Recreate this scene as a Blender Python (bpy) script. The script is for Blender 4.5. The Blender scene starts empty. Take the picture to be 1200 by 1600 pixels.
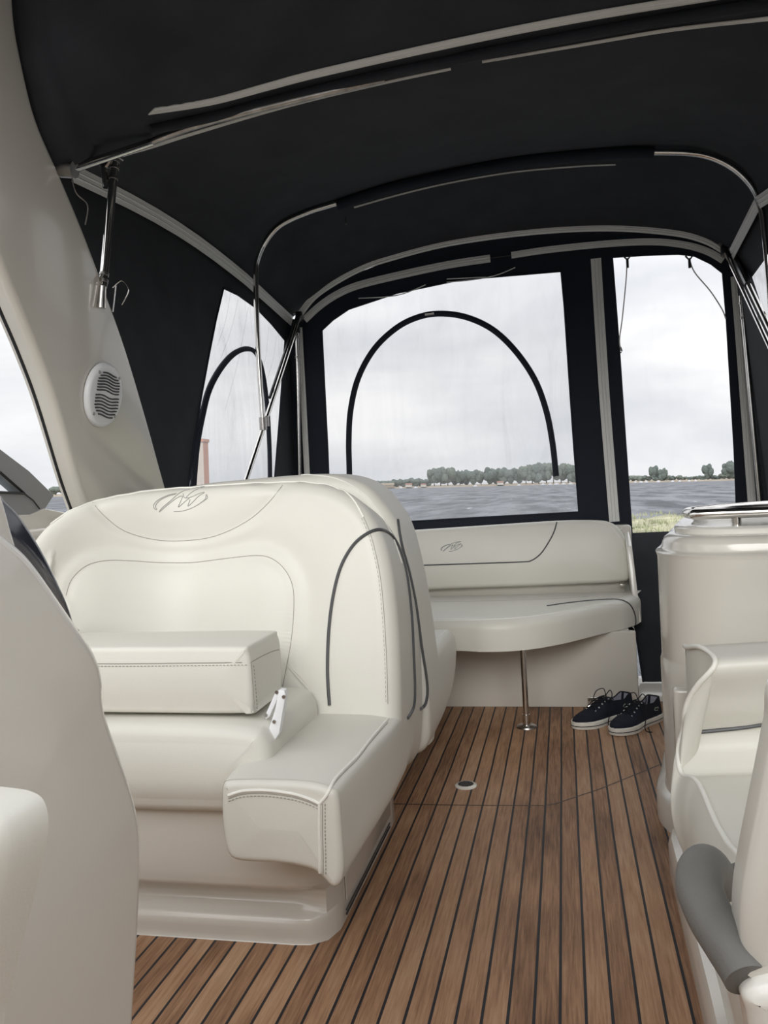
import bpy, bmesh, math, random
from mathutils import Vector, Matrix
from mathutils.bvhtree import BVHTree
from mathutils.geometry import tessellate_polygon
random.seed(7)
SC = bpy.context.scene
COL = SC.collection
V = Vector

# ------------------------------------------------------------------ camera
FPX = 1300.0
CAM = V((0, 0, 1.05))
YAW, PITCH, ROLL = math.radians(12.22), math.radians(1.744), math.atan(0.055)
_fh = V((-math.sin(YAW), math.cos(YAW), 0)); _r0 = V((math.cos(YAW), math.sin(YAW), 0))
_f = _fh * math.cos(PITCH) - V((0, 0, 1)) * math.sin(PITCH)
_u0 = _r0.cross(_f)
_xc = _r0 * math.cos(ROLL) - _u0 * math.sin(ROLL)
_yc = _r0 * math.sin(ROLL) + _u0 * math.cos(ROLL)
cd = bpy.data.cameras.new('camera'); cam = bpy.data.objects.new('camera', cd); COL.objects.link(cam)
m = Matrix((_xc, _yc, -_f)).transposed().to_4x4(); m.translation = CAM
cam.matrix_world = m
cd.sensor_fit = 'HORIZONTAL'; cd.sensor_width = 36; cd.lens = 36 * FPX / 1200
cd.clip_start = 0.02; cd.clip_end = 6000
SC.camera = cam

def ray(px, py):
    return (_f * FPX + _xc * (px - 600) - _yc * (py - 800)).normalized()
def at_n(px, py, p0, n):
    d = ray(px, py); n = V(n)
    return CAM + d * ((V(p0) - CAM).dot(n) / d.dot(n))
def at_x(px, py, X): return at_n(px, py, (X, 0, 0), (1, 0, 0))
def at_y(px, py, Y): return at_n(px, py, (0, Y, 0), (0, 1, 0))
def at_z(px, py, Z): return at_n(px, py, (0, 0, Z), (0, 0, 1))
def proj(p):
    q = V(p) - CAM; z = q.dot(_f)
    return (600 + FPX * q.dot(_xc) / z, 800 - FPX * q.dot(_yc) / z)

# ------------------------------------------------------------------ sky, exposure
vs = SC.view_settings
vs.view_transform = 'Standard'; vs.look = 'None'; vs.gamma = 1; vs.use_curve_mapping = False
vs.exposure = 0.0
W = bpy.data.worlds.new('overcast_sky'); SC.world = W; W.use_nodes = True
nt = W.node_tree; nt.nodes.clear()
def N(nt, t, **k):
    n = nt.nodes.new(t)
    for a, b in k.items():
        if a.startswith('i_'): n.inputs[a[2:].replace('_', ' ')].default_value = b
        else: setattr(n, a, b)
    return n
def L(nt, a, b): nt.links.new(a, b)
def ramp(nt, stops, interp='LINEAR'):
    r = nt.nodes.new('ShaderNodeValToRGB'); r.color_ramp.interpolation = interp
    e = r.color_ramp.elements
    e[0].position, e[0].color = stops[0][0], (*stops[0][1], 1)
    e[1].position, e[1].color = stops[-1][0], (*stops[-1][1], 1)
    for p, c in stops[1:-1]:
        x = e.new(p); x.color = (*c, 1)
    return r
SKY_GAIN = 1.08
tc = N(nt, 'ShaderNodeTexCoord'); mp = N(nt, 'ShaderNodeMapping'); mp.inputs['Scale'].default_value = (1.3, 1.3, 4.2)
mp.inputs['Location'].default_value = (0.4, 0.2, 0.35)
L(nt, tc.outputs['Generated'], mp.inputs['Vector'])
nz = N(nt, 'ShaderNodeTexNoise'); nz.inputs['Scale'].default_value = 2.2; nz.inputs['Detail'].default_value = 7; nz.inputs['Roughness'].default_value = .52
nz.inputs['Distortion'].default_value = .3
L(nt, mp.outputs[0], nz.inputs['Vector'])
cr = ramp(nt, [(.3, (.70, .72, .76)), (.5, (.86, .87, .89)), (.68, (1.08, 1.07, 1.06))])
L(nt, nz.outputs['Fac'], cr.inputs[0])
sx = N(nt, 'ShaderNodeSeparateXYZ'); L(nt, tc.outputs['Generated'], sx.inputs[0])
# an overcast dome: brighter overhead than near the horizon
zr = ramp(nt, [(0.0, (.45, .46, .47)), (.5, (.88, .89, .90)), (.58, (1.0, 1.0, 1.0)), (.72, (1.5, 1.5, 1.5)), (1.0, (2.5, 2.5, 2.5))])
ma = N(nt, 'ShaderNodeMath', operation='MULTIPLY_ADD'); ma.inputs[1].default_value = .5; ma.inputs[2].default_value = .5
L(nt, sx.outputs['Z'], ma.inputs[0]); L(nt, ma.outputs[0], zr.inputs[0])
mx = N(nt, 'ShaderNodeMix', data_type='RGBA', blend_type='MULTIPLY'); mx.inputs[0].default_value = 1
L(nt, cr.outputs[0], mx.inputs[6]); L(nt, zr.outputs[0], mx.inputs[7])
bg = N(nt, 'ShaderNodeBackground'); bg.inputs['Strength'].default_value = SKY_GAIN
L(nt, mx.outputs[2], bg.inputs['Color'])
wo = N(nt, 'ShaderNodeOutputWorld'); L(nt, bg.outputs[0], wo.inputs[0])
# soft high sun behind the cloud, over the bow (behind the camera)
sd = bpy.data.lights.new('sun', 'SUN'); sd.energy = 1.9; sd.angle = math.radians(35); sd.color = (1, .985, .95)
so = bpy.data.objects.new('sun', sd); COL.objects.link(so)
so.rotation_euler = V((.10, -1.0, .42)).to_track_quat('Z', 'Y').to_euler()

# ------------------------------------------------------------------ materials
MT = {}
def mat(name, col, rough=.5, metal=0, coat=0, bump=0, bscale=200, var=0, vscale=5, spec=.5, sheen=0):
    m = bpy.data.materials.new(name); m.use_nodes = True; t = m.node_tree
    b = t.nodes['Principled BSDF']
    b.inputs['Base Color'].default_value = (*col, 1); b.inputs['Roughness'].default_value = rough
    b.inputs['Metallic'].default_value = metal; b.inputs['Coat Weight'].default_value = coat
    b.inputs['Coat Roughness'].default_value = .08; b.inputs['Specular IOR Level'].default_value = spec
    b.inputs['Sheen Weight'].default_value = sheen
    c = N(t, 'ShaderNodeTexCoord')
    if var:
        n = N(t, 'ShaderNodeTexNoise'); n.inputs['Scale'].default_value = vscale; n.inputs['Detail'].default_value = 5
        L(t, c.outputs['Object'], n.inputs['Vector'])
        r = ramp(t, [(.3, tuple(x * (1 - var) for x in col)), (.7, tuple(min(1, x * (1 + var)) for x in col))])
        L(t, n.outputs['Fac'], r.inputs[0]); L(t, r.outputs[0], b.inputs['Base Color'])
    if bump:
        n = N(t, 'ShaderNodeTexNoise'); n.inputs['Scale'].default_value = bscale; n.inputs['Detail'].default_value = 4
        L(t, c.outputs['Object'], n.inputs['Vector'])
        bp = N(t, 'ShaderNodeBump'); bp.inputs['Strength'].default_value = bump; bp.inputs['Distance'].default_value = .002
        L(t, n.outputs['Fac'], bp.inputs['Height']); L(t, bp.outputs[0], b.inputs['Normal'])
    MT[name] = m
    return m
mat('vinyl', (.72, .705, .64), .42, bump=.12, bscale=350, var=.025, vscale=3)
mat('seam', (.36, .35, .31), .6)
mat('cord_white', (.86, .85, .79), .45)
mat('piping', (.075, .078, .082), .4)
mat('gelcoat', (.68, .65, .59), .22, coat=.6, var=.02, vscale=2)
mat('gel_light', (.82, .80, .74), .2, coat=.5)
mat('canvas', (.034, .037, .043), .85, bump=.5, bscale=500, var=.15, vscale=6, spec=.2, sheen=.04)
mat('canvas_navy', (.018, .022, .032), .8, bump=.4, bscale=500, spec=.25)
mat('zip_tape', (.80, .80, .77), .6, bump=.3, bscale=600)
mat('steel', (.72, .70, .67), .14, metal=1, var=.08, vscale=12)
mat('steel_dull', (.45, .43, .41), .3, metal=1, var=.25, vscale=30)
mat('black_plastic', (.012, .012, .014), .35)
mat('handle_grey', (.15, .145, .135), .55, bump=.3, bscale=250, var=.06, vscale=8)
mat('white_paint', (.85, .86, .88), .3)
mat('frame_grey', (.30, .305, .31), .45)
mat('acrylic', (.028, .030, .042), .06, coat=1)
mat('navy_fabric', (.006, .009, .022), .85, bump=.8, bscale=900)
mat('rubber', (.72, .70, .64), .6, var=.08, vscale=40)
mat('lining', (.42, .42, .50), .8)
mat('lace', (.004, .005, .010), .8)
mat('eyelet', (.75, .75, .75), .3, metal=.6)
mat('logo_green', (.35, .42, .34), .6)
mat('emblem', (.36, .36, .34), .5)
mat('tree_leaf', (.11, .135, .12), .9, var=.35, vscale=.12)  # both leaf colours paled towards blue-grey, distance haze put into the colour
mat('tree_leaf_soft', (.14, .165, .14), .9, var=.35, vscale=.12)
mat('bark', (.06, .05, .04), .9)
mat('sand', (.26, .22, .17), .9, var=.2, vscale=.05)
mat('house_wall', (.50, .47, .42), .8)
mat('house_roof', (.22, .12, .09), .8)
mat('boat_white', (.55, .56, .58), .5)
mat('grass', (.30, .29, .19), .9, var=.5, vscale=.9)
mat('grass_blade', (.31, .33, .19), .8, var=.4, vscale=.5)
mat('drain_dark', (.02, .02, .022), .4)
mat('stain', (.70, .60, .48), .5)

# brick
m = bpy.data.materials.new('brick'); m.use_nodes = True; t = m.node_tree; b = t.nodes['Principled BSDF']
c = N(t, 'ShaderNodeTexCoord'); k = N(t, 'ShaderNodeTexBrick'); k.inputs['Scale'].default_value = 3
k.inputs['Color1'].default_value = (.50, .20, .12, 1); k.inputs['Color2'].default_value = (.58, .27, .17, 1); k.inputs['Mortar'].default_value = (.55, .48, .42, 1)
L(t, c.outputs['Object'], k.inputs['Vector']); L(t, k.outputs['Color'], b.inputs['Base Color']); MT['brick'] = m

# clear vinyl of the windows: slightly milky, creased, glossy
def clear_vinyl(name, milk, col=(.8, .82, .84), streak=True):
    m = bpy.data.materials.new(name); m.use_nodes = True; t = m.node_tree; t.nodes.clear()
    q_ = .955 if milk > .04 else .995
    o = N(t, 'ShaderNodeOutputMaterial'); tr = N(t, 'ShaderNodeBsdfTransparent'); tr.inputs[0].default_value = (q_, q_, q_ + .004, 1)
    pb = N(t, 'ShaderNodeBsdfTranslucent'); pb.inputs['Color'].default_value = (*col, 1)
    df = N(t, 'ShaderNodeBsdfDiffuse'); df.inputs['Color'].default_value = (*col, 1)
    m0 = N(t, 'ShaderNodeMixShader'); m0.inputs[0].default_value = .5; L(t, pb.outputs[0], m0.inputs[1]); L(t, df.outputs[0], m0.inputs[2])
    m1 = N(t, 'ShaderNodeMixShader'); L(t, tr.outputs[0], m1.inputs[1]); L(t, m0.outputs[0], m1.inputs[2])
    c = N(t, 'ShaderNodeTexCoord'); mp = N(t, 'ShaderNodeMapping'); mp.inputs['Scale'].default_value = (2.5, 2.5, .6)
    L(t, c.outputs['Object'], mp.inputs[0])
    n = N(t, 'ShaderNodeTexNoise'); n.inputs['Scale'].default_value = 3; n.inputs['Detail'].default_value = 6; n.inputs['Distortion'].default_value = 1.2
    L(t, mp.outputs[0], n.inputs['Vector'])
    r = ramp(t, [(.35, (milk * .6,) * 3), (.6, (milk,) * 3), (.75, (milk * 1.7,) * 3)])
    L(t, n.outputs['Fac'], r.inputs[0]); L(t, r.outputs[0], m1.inputs[0])
    gl = N(t, 'ShaderNodeBsdfGlossy'); gl.inputs['Roughness'].default_value = .12
    lw = N(t, 'ShaderNodeLayerWeight'); lw.inputs['Blend'].default_value = .5
    fr = N(t, 'ShaderNodeMath', operation='POWER'); fr.inputs[1].default_value = 5; L(t, lw.outputs['Facing'], fr.inputs[0])
    bp = N(t, 'ShaderNodeBump'); bp.inputs['Strength'].default_value = .35; bp.inputs['Distance'].default_value = .02
    L(t, n.outputs['Fac'], bp.inputs['Height']); L(t, bp.outputs[0], gl.inputs['Normal'])
    m2 = N(t, 'ShaderNodeMixShader'); mm_ = N(t, 'ShaderNodeMath', operation='MULTIPLY'); mm_.inputs[1].default_value = .35; L(t, fr.outputs[0], mm_.inputs[0]); L(t, mm_.outputs[0], m2.inputs[0]); L(t, m1.outputs[0], m2.inputs[1]); L(t, gl.outputs[0], m2.inputs[2])
    L(t, m2.outputs[0], o.inputs[0]); MT[name] = m
clear_vinyl('vinyl_pane', .10); clear_vinyl('vinyl_pane_side', .16); clear_vinyl('vinyl_clear', .03)
clear_vinyl('glass_tint', .05, (.6, .8, .78))

# teak deck: boards along Y, 50 mm pitch, black caulking
m = bpy.data.materials.new('teak'); m.use_nodes = True; t = m.node_tree; b = t.nodes['Principled BSDF']; MT['teak'] = m
g = N(t, 'ShaderNodeNewGeometry'); s = N(t, 'ShaderNodeSeparateXYZ'); L(t, g.outputs['Position'], s.inputs[0])
def MA(op, a, bb=None, cc=None):
    n = N(t, 'ShaderNodeMath', operation=op)
    for i, q in enumerate((a, bb, cc)):
        if q is None: continue
        if isinstance(q, (int, float)): n.inputs[i].default_value = q
        else: L(t, q, n.inputs[i])
    return n.outputs[0]
PITCHB = .05
wob = N(t, 'ShaderNodeTexNoise'); wob.inputs['Scale'].default_value = 1.2; wob.noise_dimensions = '1D'; L(t, s.outputs['Y'], wob.inputs['W'])
u = MA('DIVIDE', MA('ADD', s.outputs['X'], 0.0075), PITCHB)
u = MA('ADD', u, MA('MULTIPLY', MA('SUBTRACT', wob.outputs['Fac'], .5), .10))
fr_ = MA('FRACT', u); idx = MA('FLOOR', u)
caulk = MA('LESS_THAN', fr_, .125)
wn = N(t, 'ShaderNodeTexWhiteNoise'); wn.noise_dimensions = '1D'; L(t, idx, wn.inputs['W'])
cv = N(t, 'ShaderNodeCombineXYZ'); L(t, MA('MULTIPLY', s.outputs['X'], 1.0), cv.inputs[0]); L(t, MA('MULTIPLY', s.outputs['Y'], .045), cv.inputs[1]); L(t, MA('MULTIPLY', idx, 3.17), cv.inputs[2])
gr = N(t, 'ShaderNodeTexNoise'); gr.inputs['Scale'].default_value = 170; gr.inputs['Detail'].default_value = 5; gr.inputs['Roughness'].default_value = .65; L(t, cv.outputs[0], gr.inputs['Vector'])
cv2 = N(t, 'ShaderNodeCombineXYZ'); L(t, s.outputs['X'], cv2.inputs[0]); L(t, MA('MULTIPLY', s.outputs['Y'], .3), cv2.inputs[1]); L(t, idx, cv2.inputs[2])
g2 = N(t, 'ShaderNodeTexNoise'); g2.inputs['Scale'].default_value = 9; g2.inputs['Detail'].default_value = 4; L(t, cv2.outputs[0], g2.inputs['Vector'])
g3 = N(t, 'ShaderNodeTexNoise'); g3.inputs['Scale'].default_value = 2.2; g3.inputs['Detail'].default_value = 6; L(t, g.outputs['Position'], g3.inputs['Vector'])
tot = MA('ADD', MA('ADD', MA('MULTIPLY', gr.outputs['Fac'], .50), MA('MULTIPLY', g2.outputs['Fac'], .30)), MA('ADD', MA('MULTIPLY', wn.outputs['Value'], .17), MA('MULTIPLY', g3.outputs['Fac'], .26)))
rr = ramp(t, [(.38, (.088, .040, .020)), (.50, (.225, .116, .060)), (.64, (.40, .225, .125)), (.80, (.53, .34, .205))])
L(t, tot, rr.inputs[0])
mc = N(t, 'ShaderNodeMix', data_type='RGBA'); L(t, caulk, mc.inputs[0]); L(t, rr.outputs[0], mc.inputs[6]); mc.inputs[7].default_value = (.014, .014, .018, 1)
L(t, mc.outputs[2], b.inputs['Base Color']); b.inputs['Roughness'].default_value = .6
bp = N(t, 'ShaderNodeBump'); bp.inputs['Strength'].default_value = .4; bp.inputs['Distance'].default_value = .001
L(t, MA('SUBTRACT', gr.outputs['Fac'], caulk), bp.inputs['Height']); L(t, bp.outputs[0], b.inputs['Normal'])

# choppy grey water
m = bpy.data.materials.new('sea'); m.use_nodes = True; t = m.node_tree; b = t.nodes['Principled BSDF']; MT['sea'] = m
c = N(t, 'ShaderNodeTexCoord')
def wn_(sc, det, st):
    mp = N(t, 'ShaderNodeMapping'); mp.inputs['Scale'].default_value = st; L(t, c.outputs['Object'], mp.inputs[0])
    n = N(t, 'ShaderNodeTexNoise'); n.inputs['Scale'].default_value = sc; n.inputs['Detail'].default_value = det; n.inputs['Roughness'].default_value = .6
    L(t, mp.outputs[0], n.inputs['Vector']); return n.outputs['Fac']
w1 = wn_(.25, 8, (1, .5, 1)); w2 = wn_(.30, 8, (1, .16, 1)); w3 = wn_(.55, 5, (1, .22, 1))
r = ramp(t, [(.40, (.06, .068, .078)), (.60, (.21, .22, .24))]); L(t, w2, r.inputs[0])
cap = ramp(t, [(.66, (0, 0, 0)), (.71, (1, 1, 1))]); L(t, w3, cap.inputs[0])
mc = N(t, 'ShaderNodeMix', data_type='RGBA'); L(t, cap.outputs[0], mc.inputs[0]); L(t, r.outputs[0], mc.inputs[6]); mc.inputs[7].default_value = (.62, .65, .68, 1)
L(t, mc.outputs[2], b.inputs['Base Color']); b.inputs['Roughness'].default_value = .55; b.inputs['Specular IOR Level'].default_value = .12
hh = N(t, 'ShaderNodeMath', operation='ADD'); L(t, w1, hh.inputs[0]); L(t, w2, hh.inputs[1])
bp = N(t, 'ShaderNodeBump'); bp.inputs['Strength'].default_value = 1; bp.inputs['Distance'].default_value = 2.2
L(t, hh.outputs[0], bp.inputs['Height']); L(t, bp.outputs[0], b.inputs['Normal'])

# ------------------------------------------------------------------ helpers
def tag(o, label=None, cat=None, group=None, kind=None):
    if label: o['label'] = label
    if cat: o['category'] = cat
    if group: o['group'] = group
    if kind: o['kind'] = kind
    return o
def empty(name, loc, label, cat, group=None):
    o = bpy.data.objects.new(name, None); o.empty_display_size = .1; COL.objects.link(o); o.location = loc
    return tag(o, label, cat, group)
def wloc(o):
    p = V((0, 0, 0))
    while o is not None: p += o.location; o = o.parent
    return p
class MB:
    def __init__(s): s.v = []; s.f = []
    def add(s, vs, fs):
        k = len(s.v); s.v += [V(q) for q in vs]; s.f += [tuple(i + k for i in f) for f in fs]; return s
    def grid(s, rows, closed=False, cap0=False, cap1=False):
        n = len(rows[0]); vs = [p for r in rows for p in r]; fs = []
        for i in range(len(rows) - 1):
            for j in range(n if closed else n - 1):
                a = i * n + j; b2 = i * n + (j + 1) % n
                fs.append((a, b2, b2 + n, a + n))
        if cap0: fs.append(tuple(range(n - 1, -1, -1)))
        if cap1: fs.append(tuple((len(rows) - 1) * n + j for j in range(n)))
        return s.add(vs, fs)
    def tube(s, pts, r, seg=10, smooth=0, caps=True, flat=1.0):
        pts = [V(p) for p in pts]
        if smooth: pts = crom(pts, smooth)
        rs = r if isinstance(r, (list, tuple)) else None
        t0 = (pts[1] - pts[0]).normalized(); a = t0.orthogonal().normalized(); rows = []
        for i, p in enumerate(pts):
            tt = (pts[min(i + 1, len(pts) - 1)] - pts[max(i - 1, 0)]).normalized()
            a = (a - tt * a.dot(tt)).normalized(); bb = tt.cross(a)
            if rs: q = i / (len(pts) - 1) * (len(rs) - 1); k = min(int(q), len(rs) - 2); R = rs[k] * (1 - q + k) + rs[k + 1] * (q - k)
            else: R = r
            rows.append([p + (a * math.cos(2 * math.pi * j / seg) + bb * math.sin(2 * math.pi * j / seg) * flat) * R for j in range(seg)])
        return s.grid(rows, True, caps, caps)
    def box(s, x0, x1, y0, y1, z0, z1):
        return s.add([(x0, y0, z0), (x1, y0, z0), (x1, y1, z0), (x0, y1, z0), (x0, y0, z1), (x1, y0, z1), (x1, y1, z1), (x0, y1, z1)],
                     [(3, 2, 1, 0), (4, 5, 6, 7), (0, 1, 5, 4), (1, 2, 6, 5), (2, 3, 7, 6), (3, 0, 4, 7)])
    def build(s, name, mt, parent=None, bevel=0, sharp=40, local=False, sub=0):
        me = bpy.data.meshes.new(name)
        off = V((0, 0, 0)) if (local or parent is None) else wloc(parent)
        me.from_pydata([v - off for v in s.v], [], s.f)
        bm = bmesh.new(); bm.from_mesh(me); bmesh.ops.remove_doubles(bm, verts=bm.verts, dist=1e-6)
        bmesh.ops.recalc_face_normals(bm, faces=bm.faces)
        if bevel:
            es = [e for e in bm.edges if e.is_manifold and e.calc_face_angle(0) > math.radians(30)]
            bmesh.ops.bevel(bm, geom=es, offset=bevel, segments=3, affect='EDGES', profile=.5)
        bm.to_mesh(me); bm.free()
        me.polygons.foreach_set('use_smooth', [True] * len(me.polygons)); me.set_sharp_from_angle(angle=math.radians(sharp))
        me.materials.append(MT[mt])
        o = bpy.data.objects.new(name, me); COL.objects.link(o)
        if parent is not None: o.parent = parent
        if sub:
            mo = o.modifiers.new('sub', 'SUBSURF'); mo.levels = mo.render_levels = sub
        return o
def crom(P, n=6, closed=False):
    P = [V(p) for p in P]; out = []; m = len(P)
    for i in range(m if closed else m - 1):
        if closed: a, b, c, d = P[(i - 1) % m], P[i], P[(i + 1) % m], P[(i + 2) % m]
        else: a, b, c, d = P[max(i - 1, 0)], P[i], P[i + 1], P[min(i + 2, m - 1)]
        for k in range(n):
            t = k / n
            out.append(.5 * ((2 * b) + (c - a) * t + (2 * a - 5 * b + 4 * c - d) * t * t + (3 * b - a - 3 * c + d) * t ** 3))
    if not closed: out.append(P[-1])
    return out
def resample(P, n, closed=False):
    P = [V(p) for p in P]
    if closed: P = P + [P[0]]
    d = [0]
    for a, b in zip(P, P[1:]): d.append(d[-1] + (b - a).length)
    out = []; k = 0
    for i in range(n):
        q = d[-1] * i / (n if closed else n - 1)
        while k < len(P) - 2 and d[k + 1] < q: k += 1
        t = (q - d[k]) / max(1e-9, d[k + 1] - d[k]); out.append(P[k].lerp(P[k + 1], min(1, t)))
    return out
def area2(P): return sum(P[i][0] * P[(i + 1) % len(P)][1] - P[(i + 1) % len(P)][0] * P[i][1] for i in range(len(P))) / 2
def inset(P, d):
    n = len(P); out = []
    for i in range(n):
        t = (P[(i + 1) % n] - P[i - 1]).normalized(); out.append(P[i] + V((-t.y, t.x)) * d)
    return out
def rounded(P, n=160, k=5):
    """2-D outline -> smooth evenly spaced CCW loop"""
    P = [V((p[0], p[1])) for p in P]
    if area2(P) < 0: P = P[::-1]
    return resample(crom(P, k, True), n, True)
def poly(P):
    P = [V((p[0], p[1])) for p in P]
    return P if area2(P) > 0 else P[::-1]
def slab(P, fr, th, r=.02, rb=None, bulge=0, rings=5, fill='radial', fr_rings=14, mbk=None):
    """puffed / filleted slab. P: CCW loop in (u,v); fr=(o,u,v,n); front face at +n, back at -n*th"""
    o, u, v, n = [V(q) for q in fr]; rb = r if rb is None else rb
    mb = mbk or MB(); at = lambda q, h: o + u * q.x + v * q.y + n * h
    rows = []
    for i in range(rings + 1):
        a = math.pi / 2 * i / rings; rows.append([at(q, -th + rb * (1 - math.sin(a))) for q in inset(P, rb * (1 - math.cos(math.pi / 2 - a)))] if rb else [at(q, -th) for q in P])
        if not rb: break
    for i in range(rings + 1):
        a = math.pi / 2 * i / rings; rows.append([at(q, -r * (1 - math.sin(a))) for q in inset(P, r * (1 - math.cos(a)))] if r else [at(q, 0) for q in P])
        if not r: break
    I = inset(P, r) if r else P
    if fill == 'radial':
        x0, x1 = min(p.x for p in I), max(p.x for p in I); y0, y1 = min(p.y for p in I), max(p.y for p in I)
        c = V(((x0 + x1) / 2, (y0 + y1) / 2)); h_ = min(x1 - x0, y1 - y0) / 2 * .96; ax_, ay_ = (x1 - x0) / 2 - h_, (y1 - y0) / 2 - h_
        tg_ = [V((max(c.x - ax_, min(c.x + ax_, q.x)), max(c.y - ay_, min(c.y + ay_, q.y)))) for q in I]
        for i in range(1, fr_rings + 1):
            s = 1 - i / fr_rings; rows.append([at(t + (q - t) * s, bulge * (1 - s * s)) for q, t in zip(I, tg_)])
        mb.grid(rows, True, True, True)
    else:
        mb.grid(rows, True, False, False); nn = len(P); k1 = len(mb.v) - nn; k0 = len(mb.v) - nn * len(rows)
        for t in tessellate_polygon([[V((q.x, q.y, 0)) for q in I]]): mb.f.append(tuple(k1 + j for j in t))
        for t in tessellate_polygon([[V((q.x, q.y, 0)) for q in P]]): mb.f.append(tuple(k0 + j for j in t))
    return mb
def sheet(outer, holes, th, n):
    """flat cloth with holes; 3-D points; extruded by th along n"""
    mb = MB(); n = V(n).normalized() * th; loops = [outer] + holes
    tri = tessellate_polygon([[V(p) for p in l] for l in loops]); vs = [V(p) for l in loops for p in l]; k = len(vs)
    fs = [tuple(t) for t in tri] + [tuple(i + k for i in reversed(t)) for t in tri]; b = 0
    for l in loops:
        for i in range(len(l)):
            j = (i + 1) % len(l); fs.append((b + i, b + j, b + j + k, b + i + k))
        b += len(l)
    return mb.add(vs + [p + n for p in vs], fs)
def bvh(objs):
    vs, fs = [], []
    for o in objs:
        off = wloc(o); k = len(vs)
        vs += [v.co + off for v in o.data.vertices]; fs += [tuple(i + k for i in p.vertices) for p in o.data.polygons]
    return BVHTree.FromPolygons(vs, fs)
def cast(B, px, py, lift=.0, drift=(-1.5, 0), tries=24):
    for _ in range(tries):
        d = ray(px, py); h = B.ray_cast(CAM, d)
        if h[0] is not None:
            nn = h[1] if h[1].dot(d) < 0 else -h[1]
            return h[0] + nn * lift
        px += drift[0]; py += drift[1]
    return None
def lay(B, pix, r, mb=None, lift=0, sm=4, seg=8, drift=(-1.5, 0)):
    """a cord / seam that lies on an already built surface"""
    mb = mb or MB(); pp = crom([V((p[0], p[1], 0)) for p in pix], sm) if sm else [V((p[0], p[1], 0)) for p in pix]
    P = [cast(B, q.x, q.y, lift, drift) for q in pp]; P = [p for p in P if p is not None]
    Q = [P[0]]
    for p in P[1:]:
        if 1e-4 < (p - Q[-1]).length < .3: Q.append(p)
    mb.tube(Q, r, seg); return mb
def ribbon(mb, P, wdir, w, ndir, th=.004, ridges=True):
    """zip tape with raised tooth rows. wdir: list or vector across the tape"""
    prof = [(-.5, 0), (-.5, 1), (-.2, 1), (-.16, 2), (-.1, 1), (.1, 1), (.16, 2), (.2, 1), (.5, 1), (.5, 0)]
    rows = []
    for i, p in enumerate(P):
        wd = wdir[i] if isinstance(wdir, list) else wdir; nd = ndir[i] if isinstance(ndir, list) else ndir
        rows.append([V(p) + V(wd) * w * a + V(nd) * th * b for a, b in prof])
    return mb.grid(rows, True, True, True)
def edge_ribbon(P, w, nrm, th=.004, mb=None):
    P = [V(p) for p in P]; nrm = V(nrm).normalized(); wd = []
    for i in range(len(P)):
        t = (P[min(i + 1, len(P) - 1)] - P[max(0, i - 1)]).normalized(); wd.append(t.cross(nrm).normalized())
    return ribbon(mb or MB(), P, wd, w, nrm, th)
XZ = lambda Y: ((0, Y, 0), (1, 0, 0), (0, 0, 1), (0, -1, 0))       # front faces the camera
EMB = [[(520, 285), (400, 310), (250, 380), (185, 450), (195, 505), (230, 520), (212, 480), (230, 430), (300, 370), (400, 325), (500, 298)],
       [(265, 555), (300, 500), (430, 390), (560, 280), (700, 225), (915, 185), (800, 232), (715, 285), (650, 348)],
       [(265, 555), (400, 440), (520, 352), (600, 325), (575, 400), (540, 485), (640, 400), (700, 355)],
       [(610, 290), (630, 350), (720, 340), (840, 290), (920, 270), (830, 330), (760, 400), (680, 470), (712, 375)],
       [(475, 548), (600, 540), (750, 490), (900, 400), (960, 350), (945, 300), (930, 365), (860, 425)]]
def emblem(name, B, box, parent, r, mt='emblem'):
    x0, y0, sx, sy = box; mb = MB()
    for s_ in EMB: lay(B, [(x0 + a * sx, y0 + b * sy) for a, b in s_], r, mb, lift=.0005, sm=4, seg=6)
    return mb.build(name, mt, parent)

# ================================================================== SETTING
fl = MB().box(-1.45, .90, -.6, 4.1, -.04, 0).build('floor', 'teak'); tag(fl, kind='structure')
def strip(P, w, z=.0006):
    mb = MB(); rows = []
    for i, p in enumerate(P):
        t = (P[min(i + 1, len(P) - 1)] - P[max(i - 1, 0)]).normalized(); n = V((-t.y, t.x, 0)) * w / 2
        rows.append([V((p.x, p.y, z)) - n, V((p.x, p.y, z)) + n])
    return mb.grid(rows)
P = [at_z(x, y, 0) for x, y in ((560, 1255), (615, 1256), (700, 1258), (850, 1259), (868, 1256), (940, 1232), (1048, 1188))]
strip(P, .005).build('hatch_seam', 'drain_dark', fl)
# cockpit liner behind and beside the seats
mb = MB().box(-1.60, -1.45, -.3, 4.75, -.05, .985); tag(mb.build('wall_left', 'gelcoat', bevel=.02), kind='structure')
mb = MB().box(.945, 1.06, -.6, 4.75, -.05, .80); tag(mb.build('wall_right', 'gelcoat', bevel=.02), kind='structure')
tag(MB().box(-1.45, .92, -.45, -.35, -.04, 1.42).build('wall_front_light_block', 'gelcoat', bevel=.02), kind='structure')  # unseen bulkhead behind the camera, added and sized to block low front light
wb = MB().box(-1.45, .325, 4.34, 4.46, -.05, .79).build('wall_back', 'gelcoat', bevel=.015); tag(wb, kind='structure')

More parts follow.
